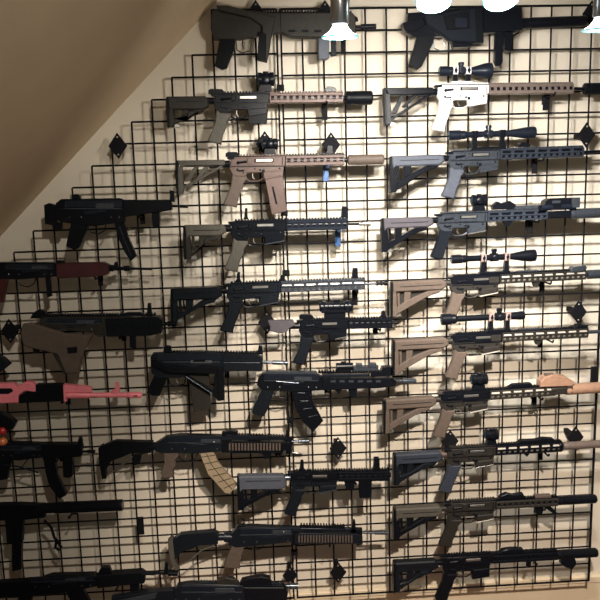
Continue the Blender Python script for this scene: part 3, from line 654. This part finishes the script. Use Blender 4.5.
# M6 folded stock with magazine
g = G2('rifle', 'blue black rifle with hinged stock folded forward over its magazine', 210, 365)
rc = pp(g, 'receiver', [(153, 353), (200, 351), (258, 354), (262, 357), (262, 369), (222, 371), (200, 372), (180, 377), (157, 377), (152, 372), (151, 357)], 0.015, NAVY, None, 0, 0.0022)
pp(g, 'bolt_carrier', [(191, 357), (212, 357), (212, 362), (191, 362)], 0.001, ST, rc, 0.0155, 0.0004)
pp(g, 'bolt_slot', [(195, 358.5), (207, 358.5), (205, 360.5), (193, 360.5)], 0.001, K, rc, 0.017, 0.0003)
so = pp(g, 'stock', [[(153, 356), (170, 364), (222, 365), (224, 396), (218, 398), (213, 392), (185, 375), (187, 373), (214, 388), (215, 372), (168, 370), (152, 362)]], 0.010, KP, None, 0.027, 0.0025)
pp(g, 'butt_plate', [(218, 366), (224, 366), (225, 397), (219, 398)], 0.014, KP, so, 0.027)
ptube(g, 'stock_strut', [(187, 374), (213, 391)], 0.0022, GM, so, 0.037)
pp(g, 'pistol_grip', [(155, 374), (168, 374), (165, 384), (160, 395), (153, 395), (147, 392), (150, 385)], 0.014, KP, None, 0, 0.0022)
ptube(g, 'trigger_guard', [(168, 377), (170, 384), (176, 386), (184, 384), (186, 378)], 0.0024, KP)
ptube(g, 'trigger', [(177, 376), (176, 380), (178, 383)], 0.002, ST)
recv_detail(g, 156, 222, 352, 375, port=False)
ptube(g, 'handguard_line', [(224, 361.5), (260, 361.5)], 0.0012, KB, None, 0.0185)
pp(g, 'magazine', [(188, 371), (209, 371), (211, 408), (194, 411)], 0.0125, BRN, None, 0, 0.002)
pp(g, 'handguard', [(223, 353), (258, 354), (263, 358), (262, 370), (223, 370)], 0.018, NAVY, None, 0, 0.0022)
pteeth(g, 'top_rail', 170, 351.5, 258, 352.6, K, h=1.2)
pr(g, 'barrel', 262, 362, 288, 363, [(0, 1.4), (.4, 1.4), (.42, 2.2), (.8, 2.2), (.82, 1.6), (.86, 1.6), (.88, 2.2), (1, 2.2)], GM)
pp(g, 'front_sight', [(257, 354), (263, 354), (262, 346), (259, 345)], 0.006, K)
pp(g, 'rear_sight', [(163, 352), (172, 352), (171, 346), (165, 345)], 0.009, K)
phook(g, 226, 371, 'black hook under the rifle with stock folded over its magazine', h=11)

# AK style builder, raw points
def ak(label, P0, recv, m, grip, gripm, hg, hgm, mag=None, magm=None, name='rifle', z=GZ):
    g = G2(name, label, *P0, z=z)
    pp(g, 'receiver', recv, 0.0155, m, None, 0, 0.0022)
    if grip: pp(g, 'pistol_grip', grip, 0.014, gripm, None, 0, 0.0022)
    if hg: g.hg = pp(g, 'handguard', hg, 0.019, hgm, None, 0, 0.0026)
    if mag: g.mag = pp(g, 'magazine', mag, 0.012, magm, None, 0, 0.002)
    return g
# M7
g = ak('black rifle with curved black magazine and a cluster of optics on top', (330, 380),
       [(259, 376), (262, 373), (315, 373), (322, 376), (323, 389), (300, 391), (262, 389), (257, 384)], K,
       [(262, 388), (274, 388), (272, 397), (266, 412), (262, 416), (252, 412), (254, 405)], NAVY,
       [(322, 377), (392, 377), (396, 381), (394, 385), (378, 387), (322, 389)], K,
       [(291, 388), (309, 388), (314, 404), (323, 420), (313, 431), (302, 420), (295, 406)], K)
for i, (a, b) in enumerate([((298, 392), (305, 392)), ((300, 400), (308, 400)), ((303, 408), (312, 407)), ((308, 416), (317, 414))]):
    ptube(g, 'magazine_rib', [a, b], 0.0012, KB, g.mag, 0.0118)
pp(g, 'dust_cover', [(262, 373), (266, 371), (316, 371), (319, 375), (262, 376)], 0.0125, GM)
ptube(g, 'charging_handle', [(300, 377), (300, 377.5)], 0.002, ST, None, 0.024)
recv_detail(g, 262, 320, 373, 390)
ptube(g, 'selector', [(276, 380), (298, 382)], 0.0016, GM, None, 0.0165)
ptube(g, 'trigger_guard', [(272, 389), (275, 396), (283, 398), (290, 395), (292, 389)], 0.0022, K)
ptube(g, 'trigger', [(281, 389), (280, 393)], 0.0016, ST)
pteeth(g, 'top_rail', 318, 372, 388, 371.5, K, h=1.8)
op = pp(g, 'optic', [[(337, 371.5), (351, 371.5), (350, 369), (338, 369)]], 0.012, K)
pp(g, 'optic_cap', [(341, 365), (346, 365), (346, 361.5), (341, 361.5)], 0.006, K, op)
pr(g, 'optic_tube', 336, 367, 353, 366.5, cyl(4), K, op)
pp(g, 'magnifier', [[(353, 366), (378, 365.5), (378, 370), (353, 370.5)], [(356, 363.5), (362, 363.5), (362, 367), (356, 367)], [(368, 363), (376, 363), (376, 367), (368, 367)]], 0.013, GM)
pp(g, 'gas_tube', [(322, 374), (368, 373.5), (368, 376), (322, 376.5)], 0.012, KB)
pp(g, 'handguard_slots', [[(330+i*9, 379), (335+i*9, 379), (335+i*9, 381), (330+i*9, 381)] for i in range(6)], 0.0008, GM, g.hg, 0.0194, 0.0002)
pp(g, 'aiming_light', [[(370, 376), (394, 374.5), (394, 370), (370, 371)], [(380, 371), (392, 370.5), (391, 366), (382, 366.5)]], 0.017, K, bev=0.001)
pr(g, 'barrel', 393, 381, 416, 381, [(0, 1.8), (.4, 1.8), (.42, 2.8), (.9, 2.8), (1, 2.2)], GM)
pp(g, 'foregrip', [(348, 388), (357, 388), (356, 397), (350, 397)], 0.012, K); pp(g, 'hand_stop', [(334, 388), (342, 388), (339, 394)], 0.009, K)
phook(g, 328, 389, 'black hook under the rifle with curved black magazine', h=8)

# M8 tan magazine
g = ak('black rifle with ribbed tan curved magazine and tan pistol grip', (210, 442),
       [(154, 444), (166, 436), (180, 434), (220, 435), (232, 437), (232, 449), (200, 452), (162, 452), (156, 450)], NAVY,
       [(164, 452), (178, 450), (179, 455), (175, 459), (176, 464), (173, 469), (174, 476), (164, 477), (161, 472), (165, 462)], TAN,
       [(228, 440), (290, 441), (290, 449), (228, 450)], K,
       [(200, 453), (213, 450), (218, 462), (237, 484), (230, 493), (225, 492), (208, 473)], GOLD)
for a, b in [((201, 456), (215, 454)), ((204, 463), (218, 460)), ((208, 469), (222, 466)), ((213, 475), (227, 471.5)), ((218, 481), (231, 477)), ((224, 487), (235, 482))]:
    ptube(g, 'magazine_rib', [a, b], 0.0016, BRM, g.mag, 0.0118)
ptube(g, 'magazine_rib', [(206.5, 452), (212, 464), (222, 477), (232, 488)], 0.0014, BRM, g.mag, 0.0118)
mb = MB()
for i in range(17): g.pl(mb, g.c([(229+i*3.1, 441.5), (230.7+i*3.1, 441.5), (230.7+i*3.1, 448.5), (229+i*3.1, 448.5)]), 0.0025, 0.0195, 0.0006)
mb.build('heat_ribs', TAN, g.hg)
pp(g, 'gas_tube_cover', [(226, 434), (286, 436), (286, 439), (226, 439)], 0.012, NAVY)
pp(g, 'rear_sight', [(222, 436), (238, 436), (238, 431), (230, 430), (222, 432)], 0.010, K)
so = pp(g, 'stock', [[(101, 446), (108, 443), (116, 440), (153, 441), (155, 449), (150, 452), (132, 452), (120, 457), (112, 460), (107, 468), (104, 468)]], 0.014, KP, None, 0, 0.0022)
pp(g, 'butt_plate', [(99, 447), (103, 444), (107, 477), (103, 478), (100, 462)], 0.016, KP, so)
ptube(g, 'stock_strut', [(107, 474), (116, 470), (130, 458), (150, 451)], 0.0032, OLV, so)
pp(g, 'stock_panel', [(133, 455), (142, 453), (140, 463), (134, 465)], 0.010, KP, so)
pr(g, 'stock_hinge', 150, 446, 157, 446, cyl(4), K, so)
pr(g, 'barrel', 289, 441.5, 309, 441, [(0, 1.3), (.45, 1.3), (.47, 1.9), (1, 1.9)], GM)
pr(g, 'cleaning_rod', 289, 453, 303, 453, cyl(.7), ST)
pp(g, 'gas_block', [(284, 437), (292, 437), (292, 452), (286, 454)], 0.010, K)
pp(g, 'front_sight', [(285, 438), (289, 438), (288, 430), (286, 430)], 0.006, K)
ptube(g, 'trigger_guard', [(178, 453), (180, 459), (187, 461), (195, 459), (198, 453)], 0.0022, K)
ptube(g, 'trigger', [(186, 453), (185, 457)], 0.0016, ST)
ptube(g, 'charging_handle', [(214, 440), (215, 440)], 0.003, ST, None, 0.022); ptube(g, 'selector', [(180, 441), (205, 443)], 0.0016, KB, None, 0.0165)
recv_detail(g, 166, 230, 435, 451)
pteeth(g, 'top_rail', 238, 435, 284, 436.5, K, h=1.4)
pp(g, 'front_trunnion', [(222, 438), (230, 438), (230, 451), (222, 451)], 0.0185, KP, None, 0, 0.001)
pp(g, 'handguard_lower', [(230, 448.6), (284, 449), (282, 452), (232, 452)], 0.015, K)
pp(g, 'foregrip', [(262, 450), (272, 450), (270, 458), (264, 458)], 0.010, K)
phook(g, 262, 450, 'black hook under the rifle with tan curved magazine', h=8)

# M10
g = ak('long blue black rifle with tan grip, ring sight and ribbed tan handguard', (260, 534),
       [(230, 534), (238, 526), (250, 525), (300, 527), (303, 530), (303, 539), (260, 544), (236, 546), (228, 543)], NAVY,
       [(232, 545), (245, 544), (240, 558), (240, 567), (224, 566), (226, 558)], TAN,
       [(294, 531), (356, 532), (362, 534), (362, 542), (350, 542), (294, 542)], NAVY, None)
mb = MB()
for i in range(19): g.pl(mb, g.c([(298+i*2.9, 533), (299.5+i*2.9, 533), (299.5+i*2.9, 540), (298+i*2.9, 540)]), 0.0025, 0.0195, 0.0006)
mb.build('heat_ribs', TAN, g.hg)
so = pp(g, 'stock', [[(171, 540), (181, 533), (214, 530), (219, 533), (218, 543), (200, 544), (190, 548), (182, 550), (177, 557), (173, 558)]], 0.015, NAVY, None, 0, 0.0022)
pp(g, 'butt_plate', [(168, 540), (173, 535), (176, 565), (179, 568), (174, 568), (170, 556)], 0.016, OLV, so)
ptube(g, 'stock_strut', [(178, 566), (190, 560), (202, 550), (216, 545)], 0.0032, OLV, so)
pr(g, 'stock_hinge', 216, 537, 232, 537, [(0, 3.5), (.5, 3.5), (.52, 5), (1, 5)], KB, so)
mb = MB(); c = g.L(241-g.ox, g.oy-521.5)
pts = [c+Vector((3.2*g.k*math.cos(q*math.pi/8), 3.2*g.k*math.sin(q*math.pi/8), 0)) for q in range(17)]; mb.tube(pts, 0.003, 8); mb.build('ring_sight', K, g.t)
pp(g, 'rear_sight', [(236, 527), (247, 527), (245, 524), (238, 524)], 0.010, K)
pteeth(g, 'top_rail', 300, 526, 345, 527, K, h=2)
pr(g, 'gas_tube', 300, 528.5, 350, 529, cyl(2.2), KB)
pr(g, 'barrel', 361, 532.5, 388, 533, [(0, 1.2), (.5, 1.2), (.52, 1.9), (1, 1.9)], GM)
pp(g, 'front_sight', [[(351, 532), (356, 532), (355, 520), (352, 520)], [(349, 528), (362, 528), (362, 544), (357, 545), (352, 540)]], 0.009, K)
ptube(g, 'trigger_guard', [(246, 545), (248, 549), (255, 550), (262, 548), (264, 543)], 0.0022, K)
ptube(g, 'trigger', [(254, 544), (253, 548)], 0.0016, ST)
ptube(g, 'charging_handle', [(283, 529), (284, 529)], 0.003, ST, None, 0.022)
recv_detail(g, 238, 300, 526.5, 544, -0.02)
pp(g, 'front_trunnion', [(292, 528), (299, 528), (299, 543), (292, 543)], 0.0185, KP, None, 0, 0.001)
phook(g, 329, 542, 'black hook under the long rifle with ring sight', h=8)

# M11 bottom, partly below the frame
g = ak('black rifle cut by the bottom edge with a pale grey panel on its stock', (220, 592),
       [(174, 590), (178, 584), (190, 582), (236, 583), (246, 586), (246, 600), (220, 603), (178, 602)], NAVY,
       [(180, 600), (193, 600), (190, 612), (184, 626), (174, 622)], KP,
       [(244, 585), (284, 585), (288, 590), (286, 600), (246, 602)], K,
       [(214, 601), (230, 601), (240, 630), (226, 634)], K, z=GZ+0.04)
so = pp(g, 'stock', [(112, 596), (150, 590), (174, 588), (176, 598), (130, 612), (114, 608)], 0.014, NAVY, None, 0, 0.0022)
pp(g, 'stock_panel', [(120, 598), (158, 590), (156, 596), (126, 604)], 0.004, GM, so, 0.014)
pteeth(g, 'top_rail', 200, 583, 282, 584, KB, h=2)
pp(g, 'optic', [(240, 583), (272, 583), (270, 577), (262, 575), (250, 577), (242, 579)], 0.014, K)
pp(g, 'rear_sight', [(216, 583), (238, 583), (234, 578), (226, 576), (218, 579)], 0.012, BRM)
recv_detail(g, 180, 244, 583, 601)
pr(g, 'barrel', 286, 586, 298, 586, [(0, 2.2), (.3, 2.2), (.32, 3), (1, 3)], GM)
phook(g, 262, 602, 'black hook under the rifle on the bottom edge of the middle column', h=6)

# ---------------- left column
# L1 sub gun
g = ak('small black submachine gun with a curved magazine, highest in the left column', (110, 215),
       [(57, 203), (62, 199), (120, 198), (125, 200), (125, 222), (95, 226), (62, 222), (56, 218)], K,
       [(72, 223), (88, 222), (86, 232), (80, 247), (76, 250), (67, 246), (68, 240)], KP,
       [(124, 200), (168, 200), (172, 203), (172, 210), (160, 212), (124, 217)], KP,
       [(115, 222), (124, 221), (128, 236), (137, 256), (131, 261), (124, 250), (118, 236)], K, name='submachine_gun')
ptube(g, 'magazine_rib', [(120, 226), (125, 240), (132, 256)], 0.0014, KB, g.mag, 0.0118)
pp(g, 'end_cap', [(45, 205), (50, 203), (57, 205), (57, 222), (62, 222), (62, 229), (54, 229), (53, 225), (46, 224)], 0.014, K)
pp(g, 'rear_sight', [(72, 199), (81, 199), (80, 195), (76, 194), (72, 195)], 0.009, K)
pp(g, 'front_sight', [(170, 202), (175, 202), (174, 191), (170, 190)], 0.010, K)
pp(g, 'foregrip', [(152, 212), (160, 212), (160, 227), (153, 227)], 0.012, KP)
pr(g, 'barrel', 171, 206, 188, 206.5, [(0, 1.2), (.5, 1.2), (.52, 1.6), (1, 1.6)], K)
pr(g, 'cocking_tube', 124, 202, 170, 202, cyl(2.4), K)
recv_detail(g, 64, 124, 200, 222)
ptube(g, 'receiver_line', [(60, 209), (124, 209)], 0.0014, KB, None, 0.0155)
ptube(g, 'trigger_guard', [(88, 226), (91, 232), (98, 234), (104, 231), (106, 225)], 0.0022, K)
ptube(g, 'trigger', [(96, 225), (96, 229)], 0.0016, K)
phook(g, 140, 216, 'black hook under the highest submachine gun on the left', h=9)
# L2
g = ak('black rifle with a dark red wooden handguard running off the left edge', (60, 272),
       [(-22, 264), (0, 262), (55, 262), (62, 265), (60, 276), (20, 279), (-20, 278)], K,
       [(-8, 278), (8, 278), (4, 302), (-14, 302)], RED,
       [(57, 263), (104, 262), (110, 265), (109, 274), (98, 276), (58, 278)], RED,
       [(46, 277), (50, 277), (52, 296), (48, 297)], K)
pp(g, 'stock', [(-70, 268), (-22, 264), (-22, 277), (-66, 296), (-72, 296)], 0.015, RED)
pp(g, 'rear_sight', [(56, 263), (66, 263), (64, 260), (58, 260)], 0.009, K)
pr(g, 'barrel', 108, 268, 152, 269, [(0, 3.4), (.12, 3.4), (.14, 1.8), (.35, 1.8), (.36, 2.8), (.5, 2.8), (.51, 1.3), (1, 1.3)], K)
pp(g, 'front_sight', [(113, 268), (119, 268), (118, 262), (115, 262)], 0.006, K)
ptube(g, 'trigger_guard', [(16, 279), (20, 285), (28, 287), (34, 284), (36, 278)], 0.0022, K)
recv_detail(g, 5, 56, 263, 277)
phook(g, 97, 277, 'black hook under the rifle with red wooden handguard', h=11)
# L3
g = ak('dark rifle with a pale tan stock folded forward along its side', (95, 322),
       [(42, 317), (60, 316), (120, 316), (150, 318), (152, 324), (150, 330), (100, 336), (90, 332), (50, 328), (40, 322)], BRM,
       None, None, [(106, 318), (158, 316), (163, 320), (162, 332), (150, 335), (108, 336)], K, None)
so = pp(g, 'stock', [[(26, 322), (34, 321), (66, 331), (88, 333), (96, 331), (86, 350), (81, 371), (68, 371), (60, 352), (40, 347), (27, 344), (24, 332)]], 0.012, TAN, None, 0.03, 0.005)
pp(g, 'stock_button', [(70, 345), (80, 344), (80, 350), (71, 351)], 0.003, K, so, 0.042, 0.001)
pp(g, 'stock_groove', [(56, 351), (60, 351), (70, 371), (67, 371)], 0.003, BRM, so, 0.041, 0.001)
pteeth(g, 'top_rail', 44, 315.5, 156, 314.5, K, h=1.8)
pp(g, 'rear_sight', [(31, 318), (48, 318), (46, 311), (40, 309), (34, 312)], 0.012, K)
pp(g, 'front_sight', [(147, 316), (152, 316), (151, 303), (148, 303)], 0.010, K)
pp(g, 'sling_plate', [(33, 346), (40, 346), (39, 353), (34, 353)], 0.010, K)
pp(g, 'foregrip', [(130, 334), (136, 334), (136, 348), (130, 347)], 0.010, K)
pr(g, 'barrel', 161, 324, 177, 323.5, [(0, 1.8), (.4, 1.8), (.42, 3), (.6, 3), (.62, 2.2), (.66, 2.2), (.68, 3.4), (1, 3.4)], K)
pp(g, 'optic_rail_cover', [(118, 315), (128, 312), (140, 312), (144, 315)], 0.010, K)
recv_detail(g, 46, 104, 317, 332)
pteeth(g, 'side_rail', 110, 327, 156, 326, K, None, h=3, half=0.021)
phook(g, 121, 336, 'black hook under the rifle with folded tan stock', h=8)
# L4 pink
g = G2('rifle', 'bright pink rifle with a black handguard, running off the left edge', 60, 392)
pp(g, 'receiver', [(-30, 383), (15, 383), (18, 386), (27, 381), (34, 382), (37, 386), (37, 391), (26, 390), (20, 394), (20, 402), (-30, 403)], 0.0155, PINK, None, 0, 0.003)
pp(g, 'bolt_cover', [(-28, 387), (13, 387), (15, 390), (10, 393), (-28, 393)], 0.0165, K)
pp(g, 'handguard', [(37, 384), (64, 383.5), (65, 400), (40, 401), (20, 402), (20, 395), (27, 391), (37, 391)], 0.018, KP, None, 0, 0.0022)
pp(g, 'gas_tube', [(64, 384), (88, 386), (92, 388), (92, 392), (64, 392)], 0.012, PINK, None, 0, 0.0022)
pp(g, 'barrel_band', [(64, 384), (67, 384), (67, 401), (64, 400)], 0.014, PINK)
pr(g, 'barrel', 65, 395, 142, 395, [(0, 3.6), (.3, 3.4), (.32, 2.7), (.82, 2.7), (.83, 3.2), (.97, 3.2), (1, 2.6)], PINK)
ptube(g, 'muzzle_slot', [(134, 395), (138, 395)], 0.003, K, None, 0.010)
pp(g, 'front_sight', [[(111, 394), (119, 394), (120, 389), (118, 382), (115, 382), (116, 388), (112, 390)]], 0.007, PINK)
pp(g, 'stock', [(-90, 385), (-30, 384), (-30, 402), (-86, 416), (-92, 416)], 0.015, PINK)
phook(g, 64, 400, 'black hook under the bright pink rifle', h=9)
# pieces of guns entering at the left
g = ak('dark blue grey gun butt poking in at the left edge above the pink rifle', (0, 362), [(-40, 350), (-2, 354), (5, 358), (11, 364), (5, 369), (-4, 374), (-40, 376)], NAVY, None, None, None, None, name='gun_stock')
g = ak('black gun butt poking in at the left edge below the pink rifle', (0, 421), [(-40, 409), (3, 412), (12, 417), (17, 422), (14, 428), (2, 431), (-40, 432)], K, None, None, None, None, name='gun_stock')
q = at(0, 434, 0.075); mb = MB()
mb.lathe((-0.006, 0.012, 0), (1, 0.012, 0), [(0, 0.004), (0.006, 0.013), (0.018, 0.015), (0.026, 0.012), (0.030, 0.005)], 16)
t = thing('toy_ornament', 'tiny red and orange ornament at the left edge below the black butt', 'ornament', bl(*q)); mb.build('red_knob', REDM, t)
mb = MB(); mb.lathe((-0.006, -0.03, 0), (1, -0.03, 0), [(0, 0.005), (0.006, 0.014), (0.016, 0.016), (0.024, 0.013), (0.030, 0.004)], 16); mb.bar((-0.0, -0.03, 0), (-0.0, -0.005, -0.06), 0.003); mb.build('orange_knob', ORG, t)
# L6
g = ak('black submachine gun with long muzzle sight, below the pink rifle', (40, 450),
       [(-20, 442), (5, 441), (45, 443), (48, 446), (46, 456), (20, 459), (-20, 458)], K,
       [(-2, 457), (12, 457), (8, 478), (-6, 480)], KP,
       [(44, 443), (80, 443), (83, 446), (82, 455), (44, 458)], KP,
       [(44, 457), (55, 457), (58, 474), (67, 494), (60, 498), (50, 485), (46, 470)], K, name='submachine_gun')
pp(g, 'foregrip', [(63, 456), (73, 456), (73, 475), (70, 477), (64, 476)], 0.012, KP)
pp(g, 'front_sight', [(78, 445), (83, 445), (82, 437), (79, 437)], 0.010, K)
pr(g, 'barrel', 82, 451.5, 95, 451.5, [(0, 1.2), (.4, 1.2), (.42, 1.8), (1, 1.8)], K)
ptube(g, 'folded_stock_rod', [(5, 463), (20, 465), (40, 471)], 0.003, KB, None, 0.016)
recv_detail(g, 0, 44, 443, 457)
ptube(g, 'trigger_guard', [(10, 459), (14, 466), (22, 467), (28, 459)], 0.0022, K)
phook(g, 58, 458, 'black hook under the submachine gun with thick foregrip', h=9)
# L7 suppressed
g = ak('black submachine gun with long fat suppressor and straight magazine', (40, 512),
       [(-25, 504), (20, 503), (45, 504), (46, 516), (20, 519), (-25, 519)], K, [(-14, 518), (0, 518), (-4, 540), (-18, 540)], KP, None, None,
       [(12, 518), (23, 518), (22, 568), (13, 570)], K, name='submachine_gun')
pr(g, 'suppressor', 38, 508.5, 123, 505, [(0, 4.4), (.02, 5.4), (.2, 5.4), (.22, 5.9), (.96, 5.9), (.97, 6.1), (1, 5.6)], K, seg=24)
pp(g, 'magazine_well', [(6, 517), (24, 517), (23, 541), (8, 543)], 0.015, KP)
ptube(g, 'sling_strap', [(45, 519), (52, 526), (55, 536), (59, 541), (62, 546), (60, 549), (56, 546), (57, 541)], 0.0055, KP, None, 0.01)
phook(g, 71, 514, 'black hook under the fat suppressor of the submachine gun', h=7)
# L8
g = ak('black rifle along the bottom left edge with a slim muzzle', (80, 578),
       [(-20, 583), (40, 578), (52, 574), (95, 573), (100, 576), (100, 584), (60, 592), (0, 596), (-20, 596)], K,
       [(20, 592), (34, 590), (30, 612), (16, 614)], KP,
       [(98, 573), (142, 570), (146, 573), (145, 581), (98, 586)], KP,
       [(66, 590), (84, 588), (98, 618), (84, 624)], K)
pp(g, 'rear_sight', [(98, 573), (112, 572), (110, 566), (102, 566)], 0.010, K)
pr(g, 'barrel', 144, 573, 178, 573.5, [(0, 2.2), (.3, 2.2), (.32, 1.4), (.7, 1.4), (.72, 2.6), (1, 2.6)], K)
pp(g, 'front_sight', [(164, 574), (169, 574), (168, 562), (165, 562)], 0.007, K)
pp(g, 'stock', [(-70, 588), (-20, 584), (-20, 596), (-66, 612), (-72, 612)], 0.015, KP)
pp(g, 'foregrip', [(130, 581), (140, 580), (139, 594), (131, 594)], 0.012, K)
recv_detail(g, 30, 96, 575, 588, -0.03)
phook(g, 118, 585, 'black hook under the rifle along the bottom left edge', h=8)

# ------------------------------------------------------------------ track lamps
CHR = mat('brushed_chrome', (0.35, 0.36, 0.38), 0.28, 0.95)
GLOW = mat('glowing_lamp_glass', (0.9, 0.9, 0.9), 0.3, emit=((0.93, 0.97, 1.0), 9))
RIM = mat('cyan_dichroic_rim', (0.3, 0.75, 0.8), 0.15, 0.3, emit=((0.25, 0.8, 0.9), 0.6))
LN = ['chrome track lamp hanging in front of the top brown rifle', 'glaring track lamp left of centre above the white bodied rifle',
      'glaring track lamp with cyan rim over the folded black rifle', 'chrome track lamp at the top right corner']
for i, (px, py, z, aim, wt, col, deg, kind) in enumerate(LAMPS):
    p = at(px, py, z); tgt = at(aim[0], aim[1], WALLZ)
    t = thing('track_lamp', LN[i], 'lamp', bl(*p), 'track lamps under the ceiling')
    k = (CAMP['z']-z)/CAMP['f']*0.97
    ax = Vector((0.0, 1.0, 0.10)).normalized() if kind == 'down' else Vector((0.05, 0.80, -0.42)).normalized()
    # ax points from mouth back to the body
    b = MB(); O = Vector((0, 0, 0))
    b.lathe(O+ax*(11*k), O+ax, [(0, 6*k), (1*k, 8.5*k), (3*k, 9.3*k), (26*k, 9.3*k), (31*k, 8*k), (33*k, 3*k)], 24); b.build('lamp_body', CHR, t)
    h = MB(); h.lathe(O, ax, [(0, 17.5*k), (1.5*k, 16.5*k), (4*k, 12*k), (8*k, 8.5*k), (12*k, 6.5*k)], 28, cap=False)
    sh = h.build('reflector', GLOW, t)
    rm = MB(); e1 = ax.cross(Vector((0, 0, 1))).normalized(); e2 = ax.cross(e1)
    rm.tube([(e1*math.cos(q*math.pi/14)+e2*math.sin(q*math.pi/14))*17.6*k for q in range(29)], 0.0022, 8); rm.build('rim', RIM, sh)
    st = MB(); top = Vector((0, CEIL-p.y-0.03, 0)); st.tube([ax*(30*k), Vector((ax.x*40*k, min(0.16, top.y*.6), ax.z*34*k)), Vector((0, top.y*.8, 0)), top], 0.005, 8); st.build('stem', CHR, t)
    sp = p - ax*(3*k); so_ = spot('lamp_light', sp, tgt, wt, col, deg)
    so_.parent = t; so_.matrix_parent_inverse = Matrix.Translation(-t.location)
mb = MB(); mb.box(-0.3, 1.9, CEIL-0.032, CEIL, 1.025, 1.075, 0.003); tr = mb.build('light_track', WIRE, None, (0, 0, FLOOR)); tag(tr, 'black ceiling light track above the top row of guns', 'light track')
for i, (p, aim, wt, col, deg) in enumerate(ROOM_SPOT):
    tgt = at(aim[0], aim[1], WALLZ)
    t = thing('ceiling_spotlight', ['ceiling spotlight further back in the room on the right', 'added fill spotlight out of view, brightening the lower left wall'][i], 'lamp', bl(*p))
    ax = (Vector(p)-tgt).normalized()
    b = MB(); b.lathe(ax*0.01, ax, [(0, 0.045), (0.09, 0.045), (0.10, 0.03)], 24, cap=True); b.bar(ax*0.08, (ax.x*.08, CEIL-p[1], ax.z*.08), 0.006); b.build('lamp_body', CHR, t)
    l = MB(); l.lathe((0, 0, 0), ax, [(0.004, 0.038), (0.012, 0.038)], 24); l.build('lamp_glass', GLOW, t)
    so_ = spot('spotlight_light', Vector(p)-ax*0.01, tgt, wt, col, deg, 0.045); so_.parent = t; so_.matrix_parent_inverse = Matrix.Translation(-t.location)
